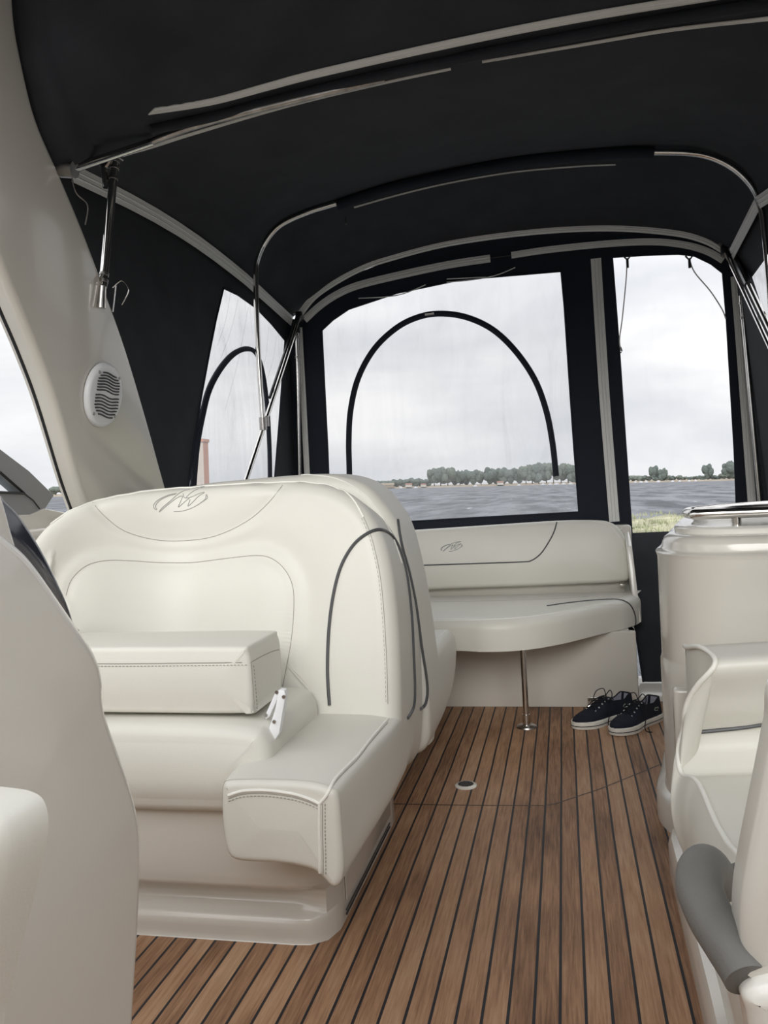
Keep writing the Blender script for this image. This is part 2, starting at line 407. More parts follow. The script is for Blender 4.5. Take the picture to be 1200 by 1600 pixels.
# ================================================================== OUTSIDE WORLD (the boat heels a little, the water stays level)
HEEL = Matrix.Translation(CAM) @ Matrix.Rotation(.031, 4, _fh) @ Matrix.Translation(-CAM)
def out(px, dist, z=0):
    a = math.atan((px - 599) / FPX) - YAW
    return V((math.sin(a) * dist, math.cos(a) * dist, z))
WZ = -.95
def place_out(o, loc=(0, 0, 0), rz=0, sc=(1, 1, 1)):
    o.matrix_world = HEEL @ Matrix.Translation(loc) @ Matrix.Rotation(rz, 4, 'Z') @ Matrix.Diagonal((*sc, 1))
mb = MB(); mb.add([(-3000, -800, 0), (3000, -800, 0), (3000, 4000, 0), (-3000, 4000, 0)], [(0, 1, 2, 3)])
o = mb.build('water', 'sea'); place_out(o, (0, 0, WZ)); tag(o, 'choppy grey water with small whitecaps behind the boat', 'water', kind='structure')
# far shore strip
rows = []
for i in range(60):
    px = -400 + i * 40; rows.append([out(px, 815 + 6 * math.sin(i * 1.3)), out(px, 822, 1.2), out(px, 1000, 2.5)])
o = MB().grid(rows).build('shore', 'sand'); place_out(o, (0, 0, WZ)); tag(o, 'low sandy far shore across the water', 'shore', kind='structure')
# grass bank close by, seen low in the walk-through window
def bank_pt(px, d): return out(px, d, .35 + .12 * math.sin(px * .05 + d) + .08 * math.sin(d * 1.7))
rows = [[bank_pt(px, 40 - (1.2 if px < 950 else 0) - j * 2.4 + .4 * math.sin(px * .06)) + (V((0, 0, -.6)) if j == 0 else V((0, 0, 0))) for j in range(12)] for px in range(935, 1700, 12)]
o = MB().grid(rows).build('grass_bank', 'grass'); place_out(o, (0, 0, WZ)); tag(o, 'green and brown grassy bank near the boat', 'grass', kind='stuff')
mb = MB()
for i in range(3500):
    p = bank_pt(random.uniform(938, 1300), random.uniform(22, 39.5)); h = random.uniform(.06, .2); a = random.random() * 6.28; w = .02
    d = V((math.cos(a), math.sin(a), 0)); mb.add([p - d * w, p + d * w, p + d.cross(V((0, 0, 1))) * random.uniform(-.1, .1) + V((0, 0, h))], [(0, 1, 2)])
o = mb.build('grass', 'grass_blade'); place_out(o, (0, 0, WZ)); tag(o, 'tufts of long grass on the near bank', 'grass', kind='stuff')
# trees on the far shore
def crown_mesh(seed, soft, tall):
    random.seed(seed); bm = bmesh.new()
    for k in range(13):
        a = random.random() * 6.28; rr_ = random.random() ** .5 * .42; z = random.uniform(.3, .78)
        M_ = Matrix.Translation((math.cos(a) * rr_ * (1.15 - z * .6), math.sin(a) * rr_, z)) @ Matrix.Scale(random.uniform(.16, .27), 4)
        bmesh.ops.create_icosphere(bm, subdivisions=3, radius=1, matrix=M_)
    for v in bm.verts:
        n = math.sin(v.co.x * 31 + seed) * math.sin(v.co.y * 27) * math.sin(v.co.z * 35)
        v.co += V((random.gauss(0, 1), random.gauss(0, 1), random.gauss(0, 1))) * .014 + v.co.normalized() * n * .04; v.co.z = max(v.co.z, .06)
    me = bpy.data.meshes.new('foliage'); bm.to_mesh(me); bm.free(); me.materials.append(MT['tree_leaf_soft' if soft else 'tree_leaf'])
    tr = MB().tube([(0, 0, -.02), (.01, 0, .2), (0, .01, .45)], [.04, .03, .015], 8)
    tm = bpy.data.meshes.new('trunk'); tm.from_pydata(tr.v, [], tr.f); tm.materials.append(MT['bark'])
    return me, tm
CR = [crown_mesh(i + 3, i % 2, 1) for i in range(5)]
random.seed(11)
def tree(px, hpx, label, group, wf=1.0, dist=850):
    me, tm = random.choice(CR); h = hpx / FPX * dist
    r = bpy.data.objects.new('tree', None); COL.objects.link(r); tag(r, label, 'tree', group)
    place_out(r, out(px, dist, WZ + .9), random.random() * 6, (h * wf, h * wf, h))
    for nm, d in (('foliage', me), ('trunk', tm)):
        c_ = bpy.data.objects.new(nm, d); COL.objects.link(c_); c_.parent = r
G1 = 'tall trees on the far shore'; G2 = 'low trees on the far shore'
for px, h in ((680, 30), (690, 31), (701, 30), (711, 25), (720, 26), (731, 25), (742, 26), (753, 24), (765, 28), (777, 27), (789, 27), (801, 26), (812, 25), (823, 28), (833, 31), (843, 33), (855, 33), (866, 32), (878, 31), (889, 30), (900, 28), (912, 28), (925, 27)):
    tree(px, h + random.uniform(-1.5, 1.5), 'tall dark tree in the dense wood across the water', G1, .75, random.uniform(835, 880))
for px in range(548, 676, 8):
    tree(px + random.uniform(-2, 2), 9 + 5 * math.exp(-((px - 640) / 30) ** 2) + 4 * math.exp(-((px - 575) / 16) ** 2) + random.uniform(-1, 2), 'low bushy tree on the distant shore left of the tall wood', G2, 1.3, random.uniform(840, 870))
for px in range(980, 1160, 9):
    tree(px, random.uniform(6, 10), 'low bush on the distant shore seen through the walk-through window', 'low bushes seen through the walk-through window', 1.5, random.uniform(840, 870))
tree(1024, 24, 'taller of two lone trees at left in the walk-through window', None, .55, 850)
tree(1037, 19, 'smaller right-hand tree of the pair across the water', None, .6, 845)
tree(1107, 24, 'lone round tree above the distant shore near the right window edge', None, .6, 850)
tree(1141, 26, 'tree clump at the right edge of the walk-through window', None, .9, 850)
for px in range(90, 560, 12):
    tree(px + random.uniform(-3, 3), random.uniform(8, 15), 'low tree on the distant shore to port', 'low trees on the shore to port', 1.3, random.uniform(840, 870))
# houses, sand patch and pale boats along the shore
def house(px, w, h, label, mt='house_wall'):
    d = 818; W_, H_ = w / FPX * d, h / FPX * d
    r = bpy.data.objects.new('house', None); COL.objects.link(r); tag(r, label, 'house'); place_out(r, out(px, d, WZ + 1.0), YAW * .3)
    a = MB().box(-W_ / 2, W_ / 2, -3, 3, 0, H_ * .6).build('wall', mt, r, local=True)
    q = MB().add([(-W_ * .55, -3.4, H_ * .6), (W_ * .55, -3.4, H_ * .6), (W_ * .55, 3.4, H_ * .6), (-W_ * .55, 3.4, H_ * .6), (-W_ * .5, 0, H_), (W_ * .5, 0, H_)], [(0, 1, 5, 4), (2, 3, 4, 5), (0, 4, 3), (1, 2, 5), (3, 2, 1, 0)]).build('roof', 'house_roof' if mt == 'house_wall' else 'sand', r, local=True)
house(606, 22, 7, 'broad sand patch low on the far shore, formed as a building', 'sand')  # stands for the sand patch, made with the house form
house(640, 10, 6, 'small pale house on the far shore left of the tall wood')
house(663, 8, 5, 'pale house with reddish roof next to the tall wood')
house(783, 10, 6, 'reddish house below the tall trees across the water')
def moored(px, w, label, grp):
    d = 812; W_ = w / FPX * d
    mb = MB(); mb.grid([[(-W_ / 2 + W_ * t_ * 1.0, -1.2 * math.sin(math.pi * min(1, t_ * .8 + .2)), 1.0 if k else 0) for k in (0, 1)] for t_ in [i / 8 for i in range(9)]])
    mb.box(-W_ / 2, W_ / 2 * .9, -1, 1, .05, .9); mb.box(-W_ * .25, W_ * .2, -.8, .8, .9, 1.6)
    o = mb.build('moored_boat', 'boat_white'); place_out(o, out(px, d, WZ)); tag(o, label, 'boat', grp)
for px, w in ((628, 5), (651, 6), (744, 6), (812, 5), (850, 7), (861, 6), (871, 8), (882, 6), (893, 7)):
    moored(px, w, 'tiny white boat moored at the far shore, centre window', 'white boats moored along the far shore')
for px in (994, 1003, 1011, 1030, 1052, 1063, 1078, 1088):
    moored(px, random.uniform(3, 6), 'tiny white boat moored at the far shore, walk-through window', 'white boats in the walk-through window')
# brick pillar far to port
r = bpy.data.objects.new('brick_chimney', None); COL.objects.link(r); tag(r, 'tall reddish brick chimney seen through the port side window', 'chimney')
place_out(r, out(315, 70, WZ))
MB().box(-.55, .55, -.5, .5, -.2, 6.0).build('shaft', 'brick', r, local=True); MB().box(-.62, .62, -.6, .6, 6.0, 6.25).build('cap', 'brick', r, local=True)

# ================================================================== RADAR ARCH (port leg)
AN = V((1, 0, -.20)).normalized(); AP = (-1.42, 0, 1.05)
edgeR = [(24, -160), (24, -40), (27, 30), (38, 95), (60, 185), (95, 268), (130, 352), (160, 432), (198, 540), (230, 648), (258, 750), (276, 812)]
edgeL = [(122, 818), (98, 752), (60, 628), (30, 548), (0, 478), (-45, 370), (-90, 230), (-120, 60), (-130, -160)]
au = V((0, 1, 0)); av = AN.cross(au).normalized()
if av.z < 0: av = -av
ao = V(AP)
def auv(p): q = p - ao; return V((q.dot(au), q.dot(av)))
er3 = [at_n(x, y, AP, AN) for x, y in edgeR]; el3 = [at_n(x, y, V(AP) - AN * .05, AN) + AN * .05 for x, y in edgeL]
arch = empty('radar_arch', (-1.42, 2.4, .98), 'cream moulded arch leg leaning forward on the port side', 'arch')
P = crom([auv(p).to_3d() for p in er3], 6) + crom([auv(p).to_3d() for p in el3], 6)
P = poly(P)
if au.cross(av).dot(AN) < 0: P = [V((p.x, p.y)) for p in P]
mb = slab(P, (ao, au, av, AN), .07, r=.022, fill='ngon', rings=5)
leg = mb.build('arch_leg', 'gelcoat', arch, sharp=60)
# dark rubber edge on the forward side
MB().tube([p - AN * .055 for p in crom(el3, 4)], .005, 6).build('edge_trim', 'black_plastic', arch)
# speaker on the arch
sc_ = at_n(158.5, 617, AP, AN) + AN * .002
spk = empty('speaker', sc_, 'oval white marine speaker with wavy slots on the arch leg', 'speaker')
R_ = .098; su, sv = au, av
circ = [V((math.cos(a * math.tau / 72) * R_, math.sin(a * math.tau / 72) * R_)) for a in range(72)]
slab(circ, (sc_ + AN * .016, su, sv, AN), .016, r=.012, rb=0, bulge=.003).build('faceplate', 'white_paint', spk)
k3 = R_ / 530
for grp in (0, 1):
    for i in range(7):
        if grp == 0: y0 = (345 - i * 47) * k3; x0 = -math.sqrt(max(0, 1 - ((345 - i * 47) / 400) ** 2)) * 400; x0 = max(x0, -330)
        else: y0 = (-25 - i * 52) * k3; x0 = -math.sqrt(max(0, 1 - ((25 + i * 52) / 400) ** 2)) * 400; x0 = max(x0, -350)
        x1 = -x0 * .98; pts = []
        for j in range(25):
            x = x0 + (x1 - x0) * j / 24; ph = (x / 330) * math.pi * 1.25
            pts.append(sc_ + AN * .0195 + su * x * k3 + sv * (y0 + (14 if grp == 0 else 14) * k3 * math.sin(ph + (2.6 if grp == 0 else 3.6)) - x * .05 * k3))
        MB().tube(pts, .0024, 6, flat=1).build('slot', 'drain_dark', spk)
for a in (130, 225, 45, 315):
    p = sc_ + AN * .015 + su * math.cos(math.radians(a)) * R_ * .86 + sv * math.sin(math.radians(a)) * R_ * .86
    MB().tube([p, p + AN * .003], .005, 10).build('screw', 'steel_dull', spk)

# windshield frame at far left
ws = empty('windshield_frame', (-1.52, 1.9, .98), 'grey side windshield frame with tinted pane at far left', 'windshield')
def XP(X, pts, th, r, name, mt, parent, holes=None):
    P3 = [at_x(x, y, X) for x, y in pts]
    if holes is not None: return sheet(P3, [[at_x(x, y, X) for x, y in h] for h in holes], th, (-1, 0, 0)).build(name, mt, parent, sharp=35)
    return slab(poly([(p.y, p.z) for p in P3]), ((X, 0, 0), (0, 1, 0), (0, 0, 1), (1, 0, 0)), th, r=r, fill='ngon', rings=3).build(name, mt, parent, sharp=50)
XP(-1.50, [(-90, 640), (-40, 670), (0, 702), (45, 736), (84, 774), (70, 795), (50, 806), (-90, 806)], .04, 0, 'frame', 'frame_grey', ws, holes=[[(-60, 716), (0, 738), (36, 770), (-60, 766)]])
XP(-1.51, [(-60, 715), (0, 738), (36, 770), (-60, 766)], .006, 0, 'pane', 'glass_tint', ws, holes=[])
XP(-1.495, [(-90, 806), (48, 804), (70, 794), (100, 800), (140, 806), (150, 880), (-90, 900)], .05, .006, 'sill', 'gelcoat', ws)
MB().tube([at_x(x, y, -1.492) for x, y in ((-50, 716), (0, 738), (38, 771), (-50, 767))], .004, 6).build('gasket', 'black_plastic', ws)
MB().tube([at_x(x, y, -1.497) for x, y in ((38, 771), (52, 782), (62, 795))], .002, 6).build('joint_line', 'black_plastic', ws)

# ================================================================== CANOPY
YA, YB, YC, YD = .72, 2.36, 3.80, 4.48
XL, XR = -1.45, .86
lineB = [(145, 280), (166, 256), (190, 236), (300, 203), (450, 158), (600, 123), (705, 104), (752, 93), (900, 68), (1050, 43), (1200, 25)]
secB = [at_y(x, y, YB) for x, y in lineB]; secB[0] = V((XL, YB, at_x(145, 280, XL).z))
z_r = secB[-1].z
secB += [V((.66, YB, z_r - .05)), V((.78, YB, z_r - .13)), V((.85, YB, z_r - .26))]
bowC = [(400, 430), (403, 405), (415, 378), (438, 352), (480, 332), (525, 318), (640, 283), (800, 252), (950, 237), (1020, 234), (1090, 238), (1138, 255), (1170, 280), (1188, 312)]
secC = [at_y(x, y - 6, YC) for x, y in bowC]; secC[0] = V((XL, YC, secC[0].z)); secC[-1].x = XR
lineD = [(468, 492), (490, 464), (520, 442), (560, 420), (600, 405), (700, 379), (830, 361), (950, 355), (1050, 362), (1100, 374), (1128, 389), (1150, 400)]
secD = [at_y(x, y, YD) for x, y in lineD]; secD[0] = V((XL, YD, secD[0].z))
arP = er3
def arch_at(Y):
    a = sorted(arP, key=lambda p: p.y)
    for p, q in zip(a, a[1:]):
        if p.y <= Y <= q.y: return p.lerp(q, (Y - p.y) / max(1e-6, q.y - p.y))
    return a[0] if Y < a[0].y else a[-1]
NS = 72
def sec(P): return resample(crom(P, 5), NS)
sB, sC, sD = sec(secB), sec(secC), sec(secD)
rows = []
def lerp_sec(a, b, t, sag=0): return [p.lerp(q, t) + V((0, 0, -sag * math.sin(math.pi * t) * math.sin(math.pi * i / (NS - 1)))) for i, (p, q) in enumerate(zip(a, b))]
for k in range(14):
    Y = YA + (2.0 - YA) * k / 13; L0 = arch_at(Y)
    row = []
    for i, p in enumerate(sB):
        f_ = i / (NS - 1); lift = .04 * (YB - Y)
        q = V((p.x, Y, p.z + lift)); w_ = max(0, 1 - f_ / .38) ** 2
        q = q + (V((L0.x - .02, Y, L0.z)) - V((sB[0].x, Y, sB[0].z + lift))) * w_
        row.append(q)
    rows.append(row)
for k in range(8): rows.append([p + V((0, 0, .035 * math.sin(math.pi * k / 8) * math.exp(-i / 5))) for i, p in enumerate(lerp_sec(sB, sC, k / 8, .015))])
for k in range(7): rows.append(lerp_sec(sC, sD, k / 6, .012))
rows = [[r_[0] + V((-.05, 0, .0))] + r_ + [r_[-1] + V((.06, 0, 0))] for r_ in rows]; rows.append([p + V((0, .05, 0)) for p in rows[-1]])
edgeL_c = [r_[1].copy() for r_ in rows[:-1]]; edgeR_c = [r_[-2].copy() for r_ in rows[:-1]]
can = empty('canopy', (-.3, 3.2, 2.4), 'black canvas canopy top arched over the whole cockpit', 'canopy')
up = [[p + V((0, 0, .004)) for p in r_] for r_ in rows]
mb = MB().grid(rows); mb.grid(up)
ct = mb.build('canvas_top', 'canvas', can, sharp=70)
Bc = bvh([ct])
def pix_ribbon(B, pix, w, name, parent, th=.003, lift=.002, taper=None, mt='zip_tape', sm=5, nrm=None):
    pp = crom([V((x, y, 0)) for x, y in pix], sm); P = []; Nn = []
    for q in pp:
        d = ray(q.x, q.y); h = B.ray_cast(CAM, d)
        if h[0] is None: continue
        n_ = h[1] if h[1].dot(d) < 0 else -h[1]; P.append(h[0] + n_ * lift); Nn.append(n_)
    wd = []
    for i in range(len(P)):
        t_ = (P[min(i + 1, len(P) - 1)] - P[max(0, i - 1)]).normalized(); x_ = t_.cross(Nn[i]).normalized()
        f_ = i / max(1, len(P) - 1); wd.append(x_ * (taper(f_) if taper else 1))
    return ribbon(MB(), P, wd, w, Nn, th).build(name, mt, parent, sharp=30)
pix_ribbon(Bc, [(236, 172), (330, 157), (420, 133), (500, 112), (700, 67), (900, 27), (1100, -6), (1210, -22), (1340, -38)], .036, 'upper_zip_tape', can)
pix_ribbon(Bc, [(188, 240), (240, 226), (300, 207), (450, 163), (600, 127), (704, 105)], .034, 'lower_zip_tape', can, taper=lambda f: 1 - .72 * min(1, f * 1.3))
pix_ribbon(Bc, [(753, 94), (900, 69), (1050, 44), (1210, 26)], .022, 'lower_zip_tape', can, taper=lambda f: .35 + .75 * f)
pix_ribbon(Bc, [(553, 323), (620, 304), (700, 285), (800, 268), (900, 259), (962, 256)], .010, 'sleeve_binding', can, taper=lambda f: 1 - .5 * f)
# forward bow sleeve: a pocket of canvas round the bow
sl = [cast(Bc, x, y, .012) for x, y in ((232, 196), (330, 176), (450, 145), (600, 110), (800, 68), (1000, 30), (1200, -2))]
MB().tube(sl, .022, 12, smooth=5, flat=.6).build('bow_pocket', 'canvas', can, sharp=60)

# forward bow visible end, middle bow and sleeve
fb = empty('forward_bow', (XL, YB, 2.1), 'short stainless tube end of the forward canopy bow by the arch', 'canopy bow')
pA = at_n(100, 264, AP, AN) + AN * .02; pB_ = cast(Bc, 230, 212, .02)
MB().tube([pA, pA.lerp(pB_, .5), pB_], .0115, 12, smooth=3).build('tube', 'steel', fb)
MB().tube([pB_, cast(Bc, 330, 178, .02), cast(Bc, 600, 112, .02)], .010, 10, smooth=4).build('tube_in_pocket', 'steel_dull', fb)
MB().tube([pA - AN * .03, pA + AN * .012], .022, 12).build('bracket', 'steel_dull', fb)
MB().tube([pA, pA + V((.01, 0, -.06)), pA + V((.03, .02, -.09)), pA + V((.02, .02, -.14))], .0018, 6, smooth=5).build('lanyard', 'steel_dull', fb)
# strut from arch up to the canopy corner
st = empty('canopy_strut', at_n(160, 455, AP, AN), 'upright stainless strut between arch leg and canopy corner, at left', 'strut')
sb = at_n(157, 448, AP, AN) + AN * .008; stp = at_y(181, 238, YB - .03)
MB().tube([sb, stp], .0125, 14).build('tube', 'steel', st)
for f_ in (.04, .09, .80, .88, .93):
    c_ = sb.lerp(stp, f_); d_ = (stp - sb).normalized(); MB().tube([c_ - d_ * .004, c_ + d_ * .004], .0142, 14).build('collar', 'steel_dull', st)
MB().tube([sb + V((0, 0, .01)), sb + V((-.01, .0, -.06))], [.011, .014], 10).build('foot_bracket', 'steel_dull', st)
MB().tube([sb + V((.02, .02, .0)), sb + V((.045, .03, .02)), sb + V((.065, .03, -.01)), sb + V((.04, .03, -.05))], .0015, 6, smooth=5).build('pin_ring', 'steel', st)
MB().tube([sb + V((.03, .02, .005)), sb + V((.015, .02, -.07))], .0022, 6).build('pin', 'steel', st)
MB().box(stp.x - .018, stp.x + .018, stp.y - .015, stp.y + .015, stp.z - .025, stp.z + .02).build('top_clamp', 'steel_dull', st, bevel=.004)
q = at_y(163, 275, YB - .05); MB().tube([q + V((0, 0, .03)), q + V((.005, 0, -.035))], [.010, .011], 12).build('spring_catch', 'steel', st)
q2 = at_y(163, 246, YB - .05); MB().tube([q2 + V((-.02, 0, 0)), q2 + V((0, 0, -.03)), q2 + V((.03, 0, .01))], .008, 8, smooth=3).build('hinge_link', 'steel_dull', st)

mbow = empty('middle_bow', (XL, YC, 1.2), 'bent stainless bow arching across the middle of the canopy', 'canopy bow')
bl = [(411, 662), (408, 620), (404, 560), (401, 490), (400, 430), (403, 405), (415, 378), (438, 352), (480, 332), (525, 318), (640, 285), (800, 254), (950, 240), (1020, 238), (1090, 241), (1138, 258), (1172, 288), (1188, 322), (1194, 360), (1200, 420), (1206, 500), (1212, 600)]
bp3 = [at_y(x, y, YC) for x, y in bl]
MB().tube(bp3, .0125, 14, smooth=6).build('tube', 'steel', mbow)
sl = [at_y(x, y, YC) for x, y in ((527, 321), (580, 303), (640, 287), (800, 255), (950, 240), (1022, 239))]
MB().tube(sl, .024, 12, smooth=6, flat=1.0).build('canvas_sleeve', 'canvas_navy', mbow, sharp=60)
fl_ = [at_y(x, y, YC) for x, y in ((527, 321), (560, 312), (545, 340))]
MB().tube([at_y(540, 338, YC), at_y(541, 350, YC)], .004, 8).build('zip_pull', 'steel_dull', mbow)
q = bp3[0]; MB().tube([q + V((0, 0, .03)), q + V((0, 0, -.03))], .018, 12).build('end_fitting', 'steel_dull', mbow)

# ---- side curtains
def eave(pixl, X): return [at_x(x, y, X) for x, y in pixl]
pc = empty('port_side_curtain', (XL, 3.4, 1.0), 'dark canvas side curtain on the port side with clear window', 'canopy curtain')
arch_in = [(x - 14, y) for x, y in ((95, 268), (130, 352), (160, 432), (198, 540), (230, 648), (258, 750), (285, 850))]
XC = XL - .02
out_ = [at_x(x, y, XC) for x, y in arch_in[::-1] if y > 300] + [V((XC, p.y, p.z + .004)) for p in edgeL_c if p.y > 1.98] + [V((XC, YD + .02, edgeL_c[-1].z)), V((XC, YD + .02, .95))]
win = [(349, 450), (372, 461), (400, 481), (424, 506), (445, 532), (441, 590), (436, 660), (428, 760), (420, 860), (280, 860), (294, 760), (303, 690), (314, 620), (327, 550), (337, 500)]
h3 = [at_x(x, y, XC) for x, y in win]
sheet(out_, [h3], .004, (-1, 0, 0)).build('canvas_panel', 'canvas', pc, sharp=30)
sheet([p + V((-.006, 0, 0)) for p in h3], [], .0015, (-1, 0, 0)).build('window_pane', 'vinyl_pane_side', pc)
h4 = [p + V((.001, 0, 0)) for p in h3]; MB().tube(h4 + [h4[0]], .005, 6).build('window_binding', 'canvas_navy', pc)
za = crom([at_x(x, y, XL - .012) for x, y in ((302, 760), (307, 700), (316, 650), (327, 608), (345, 575), (365, 553), (385, 545), (400, 552), (410, 580), (417, 630), (421, 700), (422, 760))], 6)
MB().tube([p for p in za], .014, 8, flat=.8).build('arched_zip', 'canvas_navy', pc)
for a, b2 in (((388, 480), (352, 640)), ((372, 468), (345, 560)), ((420, 510), (405, 600)), ((432, 525), (415, 600)), ((360, 458), (340, 540)), ((400, 700), (385, 740))):
    MB().tube([at_x(*a, XC - .004), at_x((a[0] + b2[0]) / 2 + 3, (a[1] + b2[1]) / 2, XC - .004), at_x(*b2, XC - .004)], .0012, 6, smooth=4).build('crease', 'vinyl_pane_side', pc)
P = [V((XL + .012, p.y, p.z - .030)) for p in edgeL_c if p.y > 2.3]
edge_ribbon(P, .052, (1, 0, -.25), .003).build('eave_zip_tape', 'zip_tape', pc, sharp=30)

sc2 = empty('starboard_side_curtain', (XR, 3.6, .8), 'dark canvas side curtain at the right edge with clear window', 'canopy curtain')
XS = XR + .03
aft = secD[-1]
SN = V((1, 0, .085)).normalized(); SP = V((XS - .005, 0, 2.0)); sxz = lambda z: XS - .005 + .085 * (2.0 - z)
out_ = [V((XS - .005, p.y, p.z + .004)) for p in edgeR_c if p.y > 1.0] + [V((XS - .005, YD + .02, edgeR_c[-1].z)), V((sxz(.81), YD + .02, .81)), V((sxz(.81), 1.1, .81))]
h3 = [at_n(x, y, SP, SN) for x, y in ((1174, 433), (1200, 397), (1250, 345), (1330, 300), (1400, 820), (1290, 820), (1245, 660), (1212, 548))]
sheet(out_, [h3], .004, (1, 0, 0)).build('canvas_panel', 'canvas', sc2, sharp=30)
sheet([p + V((.006, 0, 0)) for p in h3], [], .0015, (1, 0, 0)).build('window_pane', 'vinyl_pane_side', sc2)
P = [V((XR - .004, p.y, p.z - .028)) for p in edgeR_c[17:-1]]
edge_ribbon(P, .052, (-1, 0, -.3), .003).build('eave_zip_tape', 'zip_tape', sc2, sharp=30)

# ---- aft curtain
YE = YD + .012
acn = empty('aft_curtain', (-.5, YE, .9), 'dark canvas aft curtain with large clear window above the bench', 'canopy curtain')
topl = [(465, 500), (500, 458), (540, 434), (600, 410), (700, 384), (830, 366), (938, 360)]
W1 = [(503, 516), (520, 500), (545, 483), (620, 458), (720, 437), (876, 424), (882, 480), (890, 600), (897, 700), (904, 800), (760, 808), (640, 815), (517, 823), (512, 700), (507, 600)]
door_l = [(938, 360), (950, 500), (960, 650), (972, 815), (974, 850)]
outer = [at_y(x, y, YE) for x, y in topl + door_l[1:]] + [V((XL - .03, YE, .74)), V((XL - .03, YE, secD[0].z))]
h3 = [at_y(x, y, YE) for x, y in W1]
sheet(outer, [h3], .004, (0, 1, 0)).build('canvas_panel', 'canvas_navy', acn, sharp=30)
sheet([p + V((0, .006, 0)) for p in h3], [], .0015, (0, 1, 0)).build('window_pane', 'vinyl_pane', acn)
P = [p + V((0, -.001, 0)) for p in h3]; MB().tube(P + [P[0]], .005, 6).build('window_binding', 'canvas_navy', acn)
za = [(546, 830), (546, 745), (545, 690), (548, 640), (560, 590), (585, 545), (620, 512), (655, 495), (690, 490), (730, 496), (770, 515), (805, 548), (835, 592), (853, 640), (863, 690), (869, 744)]
MB().tube([at_y(x, y, YE - .012) for x, y in za], .0185, 8, smooth=6, flat=.7).build('arched_zip', 'canvas_navy', acn)
MB().tube([at_y(x, y, YE - .026) for x, y in ((664, 492), (671, 491), (678, 490))], .006, 6).build('zip_slider', 'steel_dull', acn)
P = [at_y(x, y, YE - .004) for x, y in ((476, 500), (500, 478), (527, 460), (560, 446), (620, 431), (700, 414), (766, 404))]
edge_ribbon(crom(P, 5), .040, (0, -1, 0)).build('lower_zip_tape', 'zip_tape', acn, sharp=30)
P = [at_y(x, y, YE - .004) for x, y in ((799, 399), (860, 390), (950, 381), (1020, 378), (1070, 383), (1105, 393), (1130, 407))]
edge_ribbon(crom(P, 5), .034, (0, -1, 0)).build('lower_zip_tape', 'zip_tape', acn, sharp=30)
P = [p + V((0, -.01, -.006)) for p in crom([at_y(x, y, YD) for x, y in lineD[:-1]], 5)]
edge_ribbon(P, .034, (0, -1, -.5)).build('upper_zip_tape', 'zip_tape', acn, sharp=30)
for pts in (((560, 466), (600, 464), (630, 459), (665, 445)), ((698, 441), (740, 437), (775, 430), (805, 418)), ((698, 436), (735, 434), (760, 433))):
    MB().tube([at_y(x, y, YE - .012) for x, y in pts], .0028, 6, smooth=5).build('tie_cord', 'zip_tape', acn)
MB().tube([at_y(768, 403, YE - .006), at_y(799, 399, YE - .006)], .003, 6).build('zip_gap_cord', 'black_plastic', acn)
# left corner vertical zip
P = [at_y(x, y, YE - .004) for x, y in ((468, 512), (474, 620), (482, 780))]
edge_ribbon(P, .032, (0, -1, 0)).build('corner_zip_tape', 'zip_tape', acn, sharp=30)

# ---- walk-through curtain (door)
dc = empty('walk_through_curtain', (.35, YE, .1), 'narrow dark canvas door curtain with clear window right of the bench', 'canopy curtain')
topr = [(938, 360), (1000, 357), (1050, 361), (1100, 374), (1135, 392), (1152, 402)]
outer = [at_y(x, y, YE) for x, y in topr] + [V((XS - .0, YE, 1.95)), V((sxz(.76), YE, .76))] + [at_y(x, y, YE) for x, y in door_l[::-1][:-1]]
W2 = [(958, 403), (1005, 400), (1060, 398), (1085, 401), (1110, 413), (1128, 427), (1134, 500), (1140, 600), (1146, 700), (1149, 775), (1150, 830), (1070, 834), (989, 838), (985, 780), (978, 680), (970, 560), (964, 480)]
h3 = [at_y(x, y, YE) for x, y in W2]
sheet(outer, [h3], .004, (0, 1, 0)).build('canvas_panel', 'canvas_navy', dc, sharp=30)
sheet([p + V((0, .006, 0)) for p in h3], [], .0015, (0, 1, 0)).build('window_pane', 'vinyl_clear', dc)
P = [at_y(x, y, YE - .004) for x, y in ((931, 404), (938, 520), (946, 640), (954, 740), (960, 815))]
edge_ribbon(crom(P, 3), .052, (0, -1, 0)).build('vertical_zip_tape', 'zip_tape', dc, sharp=30)
P = [at_y(x, y, YE - .004) for x, y in ((1148, 432), (1155, 520), (1164, 640), (1176, 800))]
edge_ribbon(crom(P, 3), .040, (0, -1, 0)).build('corner_zip_tape', 'zip_tape', dc, sharp=30)
# canvas skirt hanging into the walk-through
rows = []
zt = at_y(1000, 838, YE).z
for k in range(15):
    f_ = k / 14; Y = YE - .01 - .40 * f_ ** .8
    xl = .335 - .03 * math.sin(min(1, f_ * 2) * 1.57) + .05 * max(0, f_ - .5); xr = .80
    rows.append([V((xl + (xr - xl) * j / 12, Y + .012 * math.sin(j * 1.3 + f_ * 2) * f_, zt + .02 - (zt - .035) * f_ + .035 * f_ * (j / 12) * (1 if f_ > .9 else .6))) for j in range(13)])
MB().grid(rows).grid([[p + V((0, .004, 0)) for p in r_] for r_ in rows]).build('skirt', 'canvas', dc, sharp=60)
P = [r_[0] for r_ in rows]; MB().tube(P, .006, 6).build('skirt_hem', 'canvas_navy', dc)
